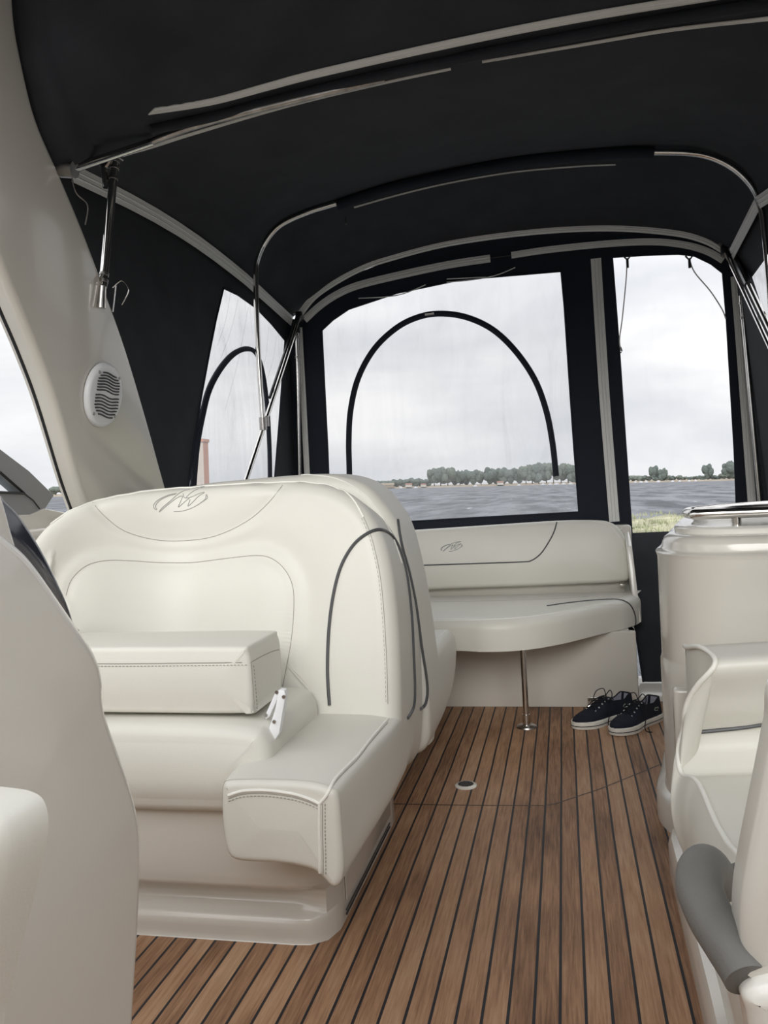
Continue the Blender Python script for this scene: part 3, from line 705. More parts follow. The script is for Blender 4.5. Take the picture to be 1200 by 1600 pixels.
# tie cords hanging in the door window
for i_, (pts, lab) in enumerate(((((980, 403), (978, 440), (972, 500), (968, 530), (970, 548)), 'straight thin cord hanging by the left edge of the door window'), (((1077, 403), (1085, 425), (1110, 455), (1128, 483), (1134, 498)), 'slanting thin cord across the top right of the door window'))):
    r = empty('tie_cord', at_y(*pts[0], YE - .015), lab, 'cord')
    MB().tube([at_y(x, y, YE - .018) for x, y in pts], .0032, 6, smooth=5).build('line', 'zip_tape', r)
    q = at_y(*pts[0], YE - .018); MB().tube([q + V((-.018, 0, .012)), q + V((0, 0, -.012)), q + V((.018, 0, .012))], .005, 8).build('strap', 'black_plastic', r)
    MB().tube([q + V((0, 0, -.008)), q + V((0, 0, -.05))], .007, 8).build('toggle', 'black_plastic', r)
    if i_ == 0:
        e = at_y(970, 548, YE - .018); MB().tube([e + V((0, 0, .02)), e + V((-.006, 0, 0)), e + V((0, 0, -.012)), e + V((.006, 0, 0)), e + V((0, 0, .02))], .003, 6).build('hook', 'black_plastic', r)

# ---- aft poles and diagonal stays
def rod(name, pts, r, label, cat='pole', mt='steel', extra=None):
    e = empty(name, pts[-1], label, cat); MB().tube(pts, r, 12).build('tube', mt, e)
    return e
p0, p1 = at_x(465, 512, XL + .03), at_x(467, 780, XL + .03)
p0, p1 = at_y(464, 512, YD - .04), at_y(468, 790, YD - .04)
e = rod('aft_pole', [p0, p1], .0125, 'thin upright stainless pole at the left aft corner', 'pole')
for f_ in (.02, .05, .16): 
    c_ = p0.lerp(p1, f_); MB().tube([c_, c_ + V((0, 0, -.012))], .0155, 12).build('collar', 'steel_dull', e)
MB().tube([p0 + V((0, 0, .03)), p0 + V((.0, 0, -.03))], .016, 10).build('top_joint', 'black_plastic', e)
p0, p1 = at_y(1158, 462, YD - .06), at_y(1188, 790, YD - .06)
e = rod('aft_pole', [p0, p1], .0115, 'thin upright stainless pole at the right aft corner', 'pole')
for f_ in (.03, .10):
    c_ = p0.lerp(p1, f_); MB().tube([c_, c_ + V((0, 0, -.012))], .0145, 12).build('collar', 'steel_dull', e)
p0, p1 = at_y(468, 497, YD - .05), at_x(386, 745, XL + .03)
e = rod('diagonal_stay', [p0, p1 + (p1 - p0) * .25], .0115, 'slanting stainless stay crossing the port side window', 'stay')
d_ = V((-.014, .0, .004)); MB().tube([p0 + d_, p0.lerp(p1, .55) + d_], .011, 8).build('black_sleeve', 'black_plastic', e)
q = p0.lerp(p1, .69); MB().tube([q + V((0, 0, .025)), q - V((0, 0, .025))], .019, 10).build('slide_fitting', 'steel_dull', e)
p0 = at_y(1134, 396, YD - .06); p1 = at_x(1204, 545, XR - .06)
e = rod('diagonal_stay', [p0, p1 + (p1 - p0) * .4], .0085, 'thinner lower stay slanting down the right edge', 'stay')
p0 = at_y(1148, 400, YD - .05); p1 = at_x(1206, 520, XR - .02)
e = rod('diagonal_stay', [p0, p1 + (p1 - p0) * .4], .0115, 'thicker upper stay slanting down the right edge', 'stay')
MB().tube([p0, p0.lerp(p1, .42)], .017, 8).build('black_sleeve', 'black_plastic', e)
for (x, y, nm, lb) in ((1132, 388, 'corner_hinge', 'black hinge cluster at the right aft canopy corner'), (467, 494, 'corner_hinge', 'black hinge cluster at the left aft canopy corner')):
    q = at_y(x, y, YD - .03); e = empty(nm, q, lb, 'hinge')
    MB().box(q.x - .018, q.x + .018, q.y - .015, q.y + .015, q.z - .035, q.z + .025).build('body', 'black_plastic', e, bevel=.006)
    for dx, dz in ((-.02, .02), (.022, -.01), (-.005, -.035)):
        MB().tube([q + V((dx, -.018, dz)), q + V((dx, .0, dz))], .009, 10).build('bolt', 'steel_dull', e)

# ================================================================== HELM SEAT (double, back to back)
def loft_y(secs, prof, name, mt, parent, capr=.02, sharp=55, n=96):
    """prof: unit loop in (x,z) 0..1; secs: (Y,x0,x1,z0,z1). rounded ends front/back"""
    U = rounded(prof, n, 4); rows = []
    def row(Y, x0, x1, z0, z1, d=0):
        P = [V((x0 + q.x * (x1 - x0), z0 + q.y * (z1 - z0))) for q in U]
        if area2(P) < 0: P = P[::-1]
        P = inset(P, d) if d else P
        return [V((q.x, Y, q.y)) for q in P]
    s0 = secs[0]
    c = V(((s0[1] + s0[2]) / 2, s0[0] - .004, (s0[3] + s0[4]) / 2))
    base = row(s0[0], *s0[1:], capr)
    hz_ = (s0[4] - s0[3]) / 2 * .8; zc_ = c.z + .01
    tg_ = [V((max(s0[1] + hz_, min(s0[2] - hz_, p.x)), c.y, zc_ + (p.z - zc_) * .02)) for p in base]
    rows += [[t_.lerp(p, k / 6) for p, t_ in zip(base, tg_)] for k in (0, 1, 2, 3, 4, 5)]
    for i in range(7):
        a = math.pi / 2 * i / 6; rows.append(row(s0[0] + capr * (1 - math.sin(a)), *s0[1:], capr * (1 - math.sin(math.pi / 2 - 0) * math.cos(0) + (1 - 1)) if False else capr * (1 - math.sin(a)) ** 1))
    # fix order: first ring is the flat front, last ring is full size
    rows = rows[:6] + [row(s0[0] + capr * (1 - math.cos(math.pi / 2 * i / 6)), *s0[1:], capr * (1 - math.sin(math.pi / 2 * i / 6))) for i in range(7)]
    for a, b2 in zip(secs, secs[1:]):
        for k in range(1, 9):
            t = k / 8; rows.append(row(*[x + (y - x) * t for x, y in zip(a, b2)]))
    return MB().grid(rows, True, True, True).build(name, mt, parent, sharp=sharp)

hs = empty('helm_bench', (-.95, 2.2, 0), 'large cream vinyl double seat with high curved backrest on a moulded base', 'seat')
# moulded base
bx = [(-1.44, 3.15), (-1.44, 1.80), (-.66, 1.80), (-.62, 1.805), (-.585, 1.83), (-.568, 1.88), (-.566, 2.3), (-.566, 2.52), (-.60, 2.56), (-.625, 2.9), (-.63, 3.15)]
b2 = poly(bx); rows = []
prof = [(0, 0), (.002, .002), (.048, 0), (.058, .006), (.066, .028), (.080, .044), (.100, .046), (.118, .034), (.128, .006), (.138, -.014), (.17, -.020), (.34, -.02), (.36, -.02)]
zs = []
for i in range(len(prof) - 1):
    for k in range(3):
        t_ = k / 3; zs.append((prof[i][0] + (prof[i + 1][0] - prof[i][0]) * t_, prof[i][1] + (prof[i + 1][1] - prof[i][1]) * t_))
zs.append(prof[-1])
b2s = []
for a, b_ in zip(b2, b2[1:] + b2[:1]):
    n_ = max(1, int((b_ - a).length / .03)); b2s += [a.lerp(b_, k / n_) for k in range(n_)]
for z, off in zs:
    row = []
    for i, q in enumerate(b2s):
        front = max(0, min(1, (1.90 - q.y) / .07)) if q.x < -.56 else 0
        fx = max(0, min(1, (-.585 - q.x) / .05)); row.append(V((q.x, q.y + off * front * fx, z)))
    rows.append(row)
MB().grid(rows, True, True, True).build('base', 'gelcoat', hs, sharp=65)
# access panel with black slot on the side
MB().box(-.567, -.5635, 1.93, 2.46, .045, .30).build('side_panel', 'gelcoat', hs, bevel=.0015)
MB().box(-.565, -.5620, 1.92, 2.44, .014, .018).box(-.565, -.5620, 1.92, 2.44, .026, .028).build('side_slot', 'drain_dark', hs)
q = at_x(569, 1300, -.560); MB().tube([q + V((0, -.012, -.008)), q, q + V((0, .002, .03))], .004, 8, smooth=4).build('panel_hook', 'gel_light', hs)
# lower seat cushion
P = rounded([(-1.42, .345), (-1.40, .33), (-1.1, .325), (-.85, .325), (-.72, .33), (-.68, .36), (-.67, .44), (-.68, .50), (-.74, .525), (-1.1, .53), (-1.38, .525), (-1.43, .48), (-1.43, .40)], 150)
slab(P, XZ(1.735), .38, r=.035, bulge=.012).build('seat_cushion', 'vinyl', hs, sharp=80)
# flip-up bolster
P = rounded([(-1.42, .56), (-1.38, .545), (-1.0, .54), (-.745, .54), (-.732, .55), (-.727, .60), (-.727, .66), (-.735, .69), (-.765, .698), (-1.1, .70), (-1.39, .70), (-1.425, .68), (-1.43, .62)], 170)
bol = slab(P, XZ(1.80), .21, r=.014, rb=.03, bulge=.008).build('flip_up_bolster', 'vinyl', hs, sharp=80)
# armrest
ARM = [(.02, .93), (.10, .985), (.40, 1.0), (.75, .99), (.93, .94), (.99, .86), (1.0, .5), (1.0, .18), (.96, .02), (.89, .0), (.82, .09), (.72, .16), (.45, .20), (.22, .20), (.08, .22), (.02, .32), (.0, .6)]
arm = loft_y([(1.615, -.738, -.478, .232, .452), (1.72, -.745, -.472, .236, .455), (1.9, -.755, -.460, .245, .455), (2.05, -.77, -.452, .252, .450), (2.2, -.80, -.450, .262, .448), (2.32, -.83, -.452, .28, .445)], ARM, 'armrest', 'vinyl', hs, capr=.016, sharp=80)
# fold-down hinge bracket
def strap3(name, a, b_, w, th, parent, mt='white_paint'):
    d = (b_ - a).normalized(); n = V((1, 0, 0)); s_ = d.cross(n).normalized() * w / 2; n = n * th / 2
    return MB().add([a - s_ - n, a + s_ - n, a + s_ + n, a - s_ + n, b_ - s_ - n, b_ + s_ - n, b_ + s_ + n, b_ - s_ + n], [(0, 1, 2, 3), (7, 6, 5, 4), (0, 4, 5, 1), (1, 5, 6, 2), (2, 6, 7, 3), (3, 7, 4, 0)]).build(name, mt, parent, bevel=.0015)
def fq(x, y, Y): return at_y(x, y, Y)
hb = MB(); X0 = -.745
pa, pb = at_y(438, 1086, 1.83), at_y(419, 1176, 1.76)
def plate(pts, Y0, Y1, name, mt='white_paint'):
    P = poly([(p.x, p.z) for p in [at_y(x, y, Y0) for x, y in pts]])
    return slab(P, XZ(Y0), Y1 - Y0, r=.001, fill='ngon', rings=2).build(name, mt, hs, sharp=40)
plate([(436, 1078), (444, 1079), (446, 1086), (441, 1115), (436, 1146), (412, 1181), (409, 1178), (421, 1135), (430, 1108)], 1.79, 1.81, 'hinge_bracket')
plate([(431, 1080), (436, 1079), (437, 1085), (421, 1120), (415, 1124), (414, 1118)], 1.815, 1.825, 'hinge_arm')
for x, y in ((443, 1089), (428, 1128), (432, 1082), (415, 1118)):
    q = at_y(x, y, 1.786 if x > 427 and y > 1085 else 1.812); MB().tube([q, q + V((0, .006, 0))], .0042, 12).build('bolt', 'steel_dull', hs)

# backrest: forward half and aft half
def backfr(Y0): # plane leaning aft with height
    n = V((0, -1, .22)).normalized(); u = V((1, 0, 0)); return (V((0, Y0, .45)), u, u.cross(-n).normalized() * (1 if u.cross(-n).z > 0 else -1), n)
def outl(P): return rounded([(x, (z - .45) * 1.023) for x, z in P], 420, 6)
OUT1 = [(-.98, 1.092), (-.86, 1.092), (-.74, 1.088), (-.64, 1.068), (-.56, 1.02), (-.505, .94), (-.475, .84), (-.458, .70), (-.452, .55), (-.455, .38), (-.48, .30), (-.55, .28), (-.9, .28), (-1.2, .28), (-1.33, .30), (-1.39, .38), (-1.42, .55), (-1.425, .72), (-1.42, .87), (-1.395, .98), (-1.335, 1.05), (-1.23, 1.082), (-1.10, 1.09)]
fr1 = backfr(2.13)
back = slab(outl(OUT1), fr1, .36, r=.05, rb=.06, bulge=.0, fr_rings=90, rings=8).build('backrest', 'vinyl', hs, sharp=80)
# wrap of the port side toward the helm
def wrap(p): return max(0., -(p.x + 1.02)) ** 2 * 1.95
off = wloc(back)
for v in back.data.vertices: v.co.y -= wrap(v.co + off)
lum = [(103, 930), (112, 905), (135, 884), (165, 876), (200, 876), (250, 879), (300, 879), (350, 873), (400, 868), (425, 873), (445, 890), (457, 915), (459, 950), (455, 1000), (446, 1050), (440, 1080)]
hed = [(136, 762), (145, 785), (165, 808), (195, 830), (240, 843), (285, 845), (335, 838), (385, 815), (420, 785), (446, 752)]
sideseam = [(420, 745), (470, 748), (520, 757), (550, 778), (568, 808), (582, 845), (594, 900), (600, 960), (604, 1030), (606, 1100)]
topseam = [(30, 840), (50, 812), (72, 790), (105, 772), (150, 763), (220, 758), (300, 756), (370, 752), (430, 748)]
def crm2(P, k=8): return [(q.x, q.y) for q in crom([V((x, y, 0)) for x, y in P], k)]
grooves = [crm2(lum), crm2(hed)]
lumpoly = crm2(lum) + [(300, 1120), (100, 1100)]
def inpoly(x, y, P):
    c_ = False; j = len(P) - 1
    for i in range(len(P)):
        if (P[i][1] > y) != (P[j][1] > y) and x < (P[j][0] - P[i][0]) * (y - P[i][1]) / (P[j][1] - P[i][1]) + P[i][0]: c_ = not c_
        j = i
    return c_
def dmin(x, y, P): return min((x - a) ** 2 + (y - b_) ** 2 for a, b_ in P) ** .5
me = back.data; nrm = [v.normal.copy() for v in me.vertices]
for i, v in enumerate(me.vertices):
    w_ = v.co + off
    if nrm[i].y > -.6: continue
    x, y = proj(w_); d = [dmin(x, y, g_) for g_ in grooves]
    dd = -.005 * math.exp(-(min(d) / 9) ** 2)
    if inpoly(x, y, lumpoly): dd += .010 * (1 - math.exp(-(d[0] / 30) ** 2))
    else: dd -= .016 * math.exp(-(d[0] / 42) ** 2) * (1 - math.exp(-(d[0] / 16) ** 2)) * (1 - math.exp(-(d[1] / 16) ** 2))
    if y < 845 and inpoly(x, y, crm2(hed) + [(446, 700), (136, 700)]): dd += .012 * (1 - math.exp(-(d[1] / 28) ** 2))
    v.co += nrm[i] * dd
OUT2 = [(-.98, 1.098), (-.80, 1.102), (-.69, 1.095), (-.60, 1.06), (-.545, 1.0), (-.505, .93), (-.482, .84), (-.462, .72), (-.448, .58), (-.438, .44), (-.436, .32), (-.445, .25), (-.475, .215), (-.55, .205), (-.9, .2), (-1.3, .2), (-1.40, .28), (-1.41, .55), (-1.41, .80), (-1.38, .96), (-1.30, 1.06), (-1.15, 1.09)]
n2 = V((0, -1, -.05)).normalized()
mb = slab(rounded([(x, z) for x, z in OUT2], 300, 6), ((0, 2.50, 0), (1, 0, 0), (0, 0, 1), (0, -1, 0)), .26, r=.04, rb=.06, bulge=0, fr_rings=8, rings=8)
back2 = mb.build('aft_backrest', 'vinyl', hs, sharp=80)
Bk = bvh([back]); Ball = bvh([back, back2])
lay(Bk, lum, .0011, lift=.0001).build('seam', 'seam', back); lay(Bk, hed, .0011, lift=.0001).build('seam', 'seam', back)
lay(Bk, sideseam, .0011).build('seam', 'seam', back)
lay(Bk, topseam + sideseam[1:5], .0028, lift=.0005, drift=(0, 1.5)).build('top_cord', 'cord_white', back)
lay(Ball, [(470, 741), (520, 746), (555, 762), (585, 790), (612, 835), (628, 880)], .0025, drift=(0, 1.5)).build('top_cord', 'cord_white', back)
lay(Ball, [(515, 1102), (512, 1050), (514, 985), (521, 930), (533, 885), (552, 852), (575, 833), (595, 828), (612, 838), (625, 862), (635, 900), (642, 960), (645, 1020), (647, 1075), (645, 1105), (636, 1122)], .0046, lift=.002, sm=8).build('front_piping', 'piping', back)
lay(Ball, [(621, 813), (624, 835), (630, 862), (640, 900), (650, 950), (658, 1010), (665, 1055), (667, 1080), (664, 1100), (656, 1108)], .0046, lift=.002, sm=8).build('aft_piping', 'piping', back2)
emblem('emblem', Bk, (220, 740, 130 / 1200, 80 / 738), back, .0011)
# stitching on bolster and armrest
Bb = bvh([bol]); Ba = bvh([arm])
lay(Bb, [(40, 1037), (140, 1037), (200, 1037), (300, 1036), (392, 1035)], .0014).build('seam', 'seam', bol)
lay(Bb, [(392, 1035), (394, 1060), (397, 1100), (400, 1148)], .0014).build('seam', 'seam', bol)
lay(Bb, [(392, 1035), (408, 1026), (425, 1018), (436, 1015)], .0011).build('seam', 'seam', bol)
def stitches(B, pix, off_, parent, name='stitch', step=5.5, r=.0012):
    pp = crom([V((x, y, 0)) for x, y in pix], 12); pp = resample(pp, int(sum((a - b_).length for a, b_ in zip(pp, pp[1:])) / step)); mb = MB()
    for a, b_ in zip(pp[:-1], pp[1:]):
        t_ = (b_ - a); n_ = V((-t_.y, t_.x, 0)).normalized() * off_
        p, q = cast(B, a.x + n_.x, a.y + n_.y, .0005), cast(B, a.x + n_.x + t_.x * .6, a.y + n_.y + t_.y * .6, .0005)
        if p and q and 1e-5 < (p - q).length < .05: mb.tube([p, q], r, 5)
    return mb.build(name, 'seam', parent)
stitches(Bb, [(40, 1037), (140, 1037), (200, 1037), (300, 1036), (388, 1035)], 4, bol)
stitches(Bb, [(392, 1040), (394, 1060), (397, 1100), (400, 1146)], -4, bol)
a1 = [(357, 1243), (380, 1236), (415, 1235), (455, 1240), (482, 1248), (499, 1256)]
a2 = [(499, 1256), (510, 1243), (522, 1220), (535, 1205), (545, 1195), (560, 1180), (575, 1160), (592, 1140), (606, 1124)]
a3 = [(499, 1256), (499, 1300), (500, 1340), (500, 1368)]
for a_ in (a1, a2, a3): lay(Ba, a_, .0035, lift=.0005).build('cord', 'cord_white', arm)
lay(Ba, [(x, y + 5) for x, y in a1], .001).build('seam', 'seam', arm); lay(Ba, [(x + 5, y) for x, y in a3], .001).build('seam', 'seam', arm)
lay(Ba, [(x, y + 5) for x, y in a2[1:]], .001).build('seam', 'seam', arm)
stitches(Ba, [(x, y + 9) for x, y in a1], 0, arm); stitches(Ba, [(x + 9, y) for x, y in a3], 0, arm)
stitches(Bk, sideseam[4:], 3, back, step=7, r=.0007)
# aft-facing seat cushion showing behind the backrest
P = rounded([(2.64, .215), (2.70, .205), (2.95, .21), (3.15, .235), (3.26, .275), (3.34, .34), (3.35, .40), (3.31, .455), (3.20, .475), (2.9, .475), (2.66, .46)], 130)
aq = slab(P, ((-.452, 0, 0), (0, 1, 0), (0, 0, 1), (1, 0, 0)), .95, r=.035, bulge=.005).build('aft_seat_cushion', 'vinyl', hs, sharp=80)
Bq = bvh([aq]); lay(Bq, [(676, 1000), (686, 995), (696, 985)], .002).build('cord', 'cord_white', aq)

# ================================================================== AFT BENCH
bn = empty('aft_bench', (-.45, 3.9, 0), 'cream vinyl bench with curved cushion across the stern on one steel leg', 'bench')
wallp = at_z(885, 1105, 0); YW = wallp.y
xr_ = at_y(998, 1090, YW).x
MB().box(-1.43, xr_, YW, YW + .03, .0, .342).box(-1.43, xr_, YW + .03, 4.335, .30, .342).box(xr_ - .03, xr_, YW + .03, 4.335, 0, .342).build('bench_base', 'gelcoat', bn, bevel=.004)
# side + back liner panel
zb = .62
xs = at_y(1003, 930, 4.2).x
MB().box(-1.43, xs - .075, 4.26, 4.30, .40, .78).build('back_panel', 'gelcoat', bn, bevel=.004)
P3 = [at_x(x, y, xs) for x, y in ((1004, 940), (996, 880), (988, 850))]
MB().add([(xs - .045, 4.06, .345), (xs - .02, 4.06, .345), (xs - .02, 4.30, .345), (xs - .045, 4.30, .345), (xs - .065, 4.14, .70), (xs - .04, 4.14, .70), (xs - .04, 4.30, .76), (xs - .065, 4.30, .76)], [(0, 1, 5, 4), (1, 2, 6, 5), (2, 3, 7, 6), (3, 0, 4, 7), (4, 5, 6, 7), (3, 2, 1, 0)]).build('end_panel', 'gel_light', bn, bevel=.004)
# seat cushion plan
fe = [at_z(x, y, .345) for x, y in ((700, 1016), (760, 1018), (820, 1015), (880, 1005), (940, 990), (975, 982), (995, 975))]
XR2 = fe[-1].x + .02
pl = [(-1.42, 4.22), (-1.42, 3.55), (-1.1, 3.50)] + [(p.x, p.y) for p in fe] + [(XR2 + .012, fe[-1].y + .12), (XR2 - .01, fe[-1].y + .24), (xs - .075, 4.10), (xs - .08, 4.22), (-.4, 4.24)]
P = rounded(pl, 260, 5)
bc = slab(P, ((0, 0, .475), (1, 0, 0), (0, 1, 0), (0, 0, 1)), .132, r=.045, rb=.03, bulge=-.005, fr_rings=20).build('seat_cushion', 'vinyl', bn, sharp=80)
B1 = bvh([bc])
lay(B1, [(640, 970), (700, 970), (760, 968), (820, 964), (880, 956), (930, 946), (975, 944)], .0016, drift=(0, 1)).build('seam', 'cord_white', bc)
lay(B1, [(855, 947), (890, 942), (930, 938), (965, 937), (982, 943), (990, 955), (993, 970), (990, 982), (982, 989)], .0035, lift=.001, drift=(0, 1)).build('piping', 'piping', bc)
lay(B1, [(675, 940), (760, 939), (860, 936), (920, 932)], .001, drift=(0, 1)).build('seam', 'seam', bc)
# backrest
by = 4.20; n_ = V((0, -1, .12)).normalized(); o_ = V((0, by, .60)); u_ = V((1, 0, 0)); v_ = V((0, .12, 1)).normalized()
px_ = [(300, 850), (300, 930), (480, 932), (660, 922), (800, 917), (900, 913), (970, 909), (984, 902), (986, 880), (980, 848), (970, 828), (955, 816), (930, 812), (870, 813), (760, 820), (620, 829), (450, 838)]
P = rounded([((at_n(x, y, o_, n_) - o_).dot(u_), (at_n(x, y, o_, n_) - o_).dot(v_)) for x, y in px_], 300, 5)
P = [V((max(q.x, -1.42), q.y)) for q in P]
bb = slab(P, (o_, u_, v_, n_), .10, r=.028, bulge=.015, fr_rings=30).build('backrest', 'vinyl', bn, sharp=80)
B2 = bvh([bb])
lay(B2, [(640, 884), (700, 882), (760, 880), (815, 878), (830, 876), (845, 865), (858, 846), (866, 830), (870, 816)], .0032, lift=.001, drift=(0, 1)).build('piping', 'piping', bb)
emblem('emblem', B2, (681, 838, 43 / 1000, 30 / 700), bb, .0013, 'frame_grey')
lay(B2, [(925, 814), (950, 820), (968, 838), (978, 862), (983, 895)], .0016, drift=(-1, 1)).build('cord', 'cord_white', bb)
q = at_n(972, 911, o_, n_); MB().box(q.x - .012, q.x + .012, q.y - .02, q.y + .02, q.z - .012, q.z - .002).build('snap_bracket', 'steel', bn, bevel=.002)
# leg
f0 = at_z(823, 1136, 0); t0 = V((f0.x, f0.y, .345)); t0.x = at_y(817, 1016, f0.y).x
MB().tube([f0 + V((0, 0, .02)), t0], .0125, 16).build('leg', 'steel', bn)
MB().tube([f0, f0 + V((0, 0, .006)), f0 + V((0, 0, .012))], [.044, .042, .03], 28).build('leg_flange', 'steel_dull', bn)
MB().tube([f0 + V((0, 0, .008)), f0 + V((0, 0, .055))], .017, 16).build('leg_socket', 'steel', bn)
# steel hinge at the foot of the bench wall
q0, q1 = at_y(918, 1090, YW - .003), at_y(946, 1105, YW - .003)
hg = empty('panel_hinge', (q0.x, YW, .02), 'small stainless hinge plate at the foot of the bench wall behind the shoes', 'hinge')
MB().box(q0.x, q1.x, YW - .004, YW, .004, q0.z).build('plate', 'steel', hg, bevel=.001)
MB().tube([(q0.x, YW - .006, .006), (q1.x, YW - .006, .006)], .005, 8).build('knuckle', 'steel', hg)
for fx in (.15, .5, .85):
    MB().tube([(q0.x + (q1.x - q0.x) * fx, YW - .006, q0.z * .6), (q0.x + (q1.x - q0.x) * fx, YW, q0.z * .6)], .004, 10).build('screw', 'steel_dull', hg)
# moulded door sill right of the bench
rows = []
for i in range(13):
    a = math.pi / 2 * i / 12
    rows.append([V((x, YW + .22 - .12 * math.sin(a) + (.03 if x > .6 else 0), .0 + .16 * (1 - math.cos(a)) if False else .0 + (12 - i) / 12 * .055)) for x in (xr_ + .002, .56, .62, .68, .88)])
sl_ = empty('door_sill', (.6, YW + .2, 0), 'low moulded cream sill below the walk-through curtain', 'sill')
MB().grid(rows).grid([[p + V((0, .10, 0)) for p in r_] for r_ in rows]).build('sill_moulding', 'gelcoat', sl_, sharp=70)
MB().box(xr_ + .002, .88, YW + .2, 4.30, -.02, .04).build('step', 'gelcoat', sl_, bevel=.02)

# drain in the deck
dp = at_z(728, 1228, 0); dr = empty('deck_drain', dp, 'round chrome rimmed drain set in the teak floor', 'drain')
MB().tube([dp, dp + V((0, 0, .004)), dp + V((0, 0, .007))], [.038, .038, .033], 36).build('rim', 'gel_light', dr)
MB().tube([dp + V((0, 0, .0068)), dp + V((0, 0, .0078))], .027, 32).build('grate', 'steel', dr)
mb = MB()
for k in range(7):
    x = (k - 3) * .007; h_ = math.sqrt(max(0, .024 ** 2 - x * x)); mb.box(dp.x - h_, dp.x + h_, dp.y + x - .0018, dp.y + x + .0018, .0078, .0084)
mb.build('grate_slot', 'drain_dark', dr)

# ================================================================== SHOES
def shoe(name, toe, heel, label, roll=0, mirror=1, bow=True):
    L_ = (toe - heel).length; d = (toe - heel).normalized(); s_ = V((-d.y, d.x, 0)); c = heel
    T = lambda x, y, z: c + d * (x * L_) + s_ * (y * L_ * mirror) + V((0, 0, z * L_))
    e = empty(name, V((c.x, c.y, 0)), label, 'shoe', 'pair of navy canvas sneakers')
    plan = [(0, 0), (.01, .09), (.06, .13), (.2, .145), (.4, .135), (.55, .150), (.68, .175), (.80, .17), (.91, .125), (.98, .06), (1.0, .0), (.985, -.06), (.92, -.12), (.80, -.155), (.68, -.16), (.55, -.14), (.4, -.125), (.2, -.135), (.06, -.12), (.01, -.08)]
    P = rounded(plan, 90, 5)
    rows = []
    for z, o_ in ((0, .012), (.004, .002), (.03, 0), (.085, -.002), (.095, .004), (.097, .03)):
        rows.append([T(q.x, q.y, z + .03 * max(0, q.x - .85) * (1 if z < .02 else .4)) for q in inset(P, o_)])
    sole = MB().grid(rows, True, True, True).build('sole', 'rubber', e, sharp=60)
    rows = [[T(q.x, q.y, z) for q in inset(P, -.0035)] for z in (.040, .050)]
    MB().grid(rows, True).build('sole_stripe', 'navy_fabric', e)
    # upper
    def hw(x):
        pts = [(0, .02), (.02, .085), (.06, .115), (.2, .125), (.4, .118), (.55, .132), (.68, .152), (.8, .148), (.9, .11), (.965, .06), (.99, .02)]
        for a, b_ in zip(pts, pts[1:]):
            if a[0] <= x <= b_[0]: return a[1] + (b_[1] - a[1]) * (x - a[0]) / (b_[0] - a[0])
        return .02
    def ht(x):
        pts = [(0, .30), (.06, .31), (.2, .255), (.35, .265), (.45, .30), (.55, .265), (.7, .20), (.85, .165), (.95, .13), (.99, .10)]
        for a, b_ in zip(pts, pts[1:]):
            if a[0] <= x <= b_[0]: t_ = (x - a[0]) / (b_[0] - a[0]); t_ = t_ * t_ * (3 - 2 * t_); return a[1] + (b_[1] - a[1]) * t_
        return .1
    xs_ = [.005 + .985 * (i / 40) for i in range(41)]
    def side(x, k, n, sgn, sc=1.0):   # from sole edge up to the collar / throat edge
        f_ = k / n; op = .062 if x < .46 else 0
        if x < .46: yy = hw(x) * (1 - .30 * f_ ** 1.5) * sc; zz = .085 + (ht(x) - .085) * f_
        else:
            a = math.pi / 2 * f_; yy = hw(x) * math.cos(a) ** .8 * sc; zz = .085 + (ht(x) - .085) * math.sin(a) ** .9
        return T(x, sgn * yy, zz)
    n = 10
    for sgn in (1, -1):
        pass
    mb = MB()
    for sgn in (1, -1):
        mb.grid([[side(x, k, n, sgn) for k in range(n + 1)] for x in xs_])
    # heel closing
    mb.grid([[T(.005, hw(.005) * a * (1 - .3 * (k / n) ** 1.5), .085 + (ht(0) - .085) * k / n) for k in range(n + 1)] for a in (-1, -.3, .3, 1)])
    up_ = mb.build('upper', 'navy_fabric', e, sharp=60)
    sm_ = up_.modifiers.new('th', 'SOLIDIFY'); sm_.thickness = .004; sm_.offset = 0
    mb = MB()
    for sgn in (1, -1):
        mb.grid([[side(x, k, n, sgn, .93) + V((0, 0, -.001)) for k in range(n + 1)] for x in xs_ if x < .46])
    mb.grid([[T(.03, hw(.03) * a * (1 - .3 * (k / n) ** 1.5), .085 + (ht(0) - .09) * k / n) for k in range(n + 1)] for a in (-.95, -.3, .3, .95)])
    mb.build('lining', 'lining', e)
    rows = [[T(x, hw(x) * .9 * a, .11) for a in (-1, 0, 1)] for x in xs_ if x < .6]
    MB().grid(rows).build('insole', 'lining', e)
    # tongue, collar cord
    rows = [[T(x, y, ht(min(x + .02, .8)) + .012 + (.02 if x < .42 else 0) - abs(y) * .3) for y in (-.055, -.03, 0, .03, .055)] for x in (.33, .38, .42, .5, .58, .66, .72)]
    tg = MB().grid(rows).build('tongue', 'navy_fabric', e); tg.modifiers.new('th', 'SOLIDIFY').thickness = .003
    rim = [side(x, n, n, 1) for x in xs_ if x < .46][::-1] + [T(.0, 0, ht(0))] + [side(x, n, n, -1) for x in xs_ if x < .46]
    MB().tube(rim, .0028, 6).build('collar', 'lace', e)
    for k in range(5):
        x = .44 + k * .062; z = ht(x) + .018
        for sgn in (1, -1):
            q = T(x, sgn * (.062 + .004 * k), ht(x) - .002 - .012 * k * .3 + .006); nn_ = (s_ * sgn * mirror * .6 + V((0, 0, .8))).normalized()
            MB().tube([q, q + nn_ * .0025], .0038, 10).build('eyelet', 'eyelet', e)
    mb = MB()
    for k in range(4):
        x = .44 + k * .062
        for sgn in (1, -1):
            mb.tube([T(x, sgn * .064, ht(x) + .012), T(x + .03, 0, ht(x + .03) + .035), T(x + .062, -sgn * .066, ht(x + .062) + .008)], .0022, 6, smooth=4)
    kn = T(.42, 0, ht(.42) + .05)
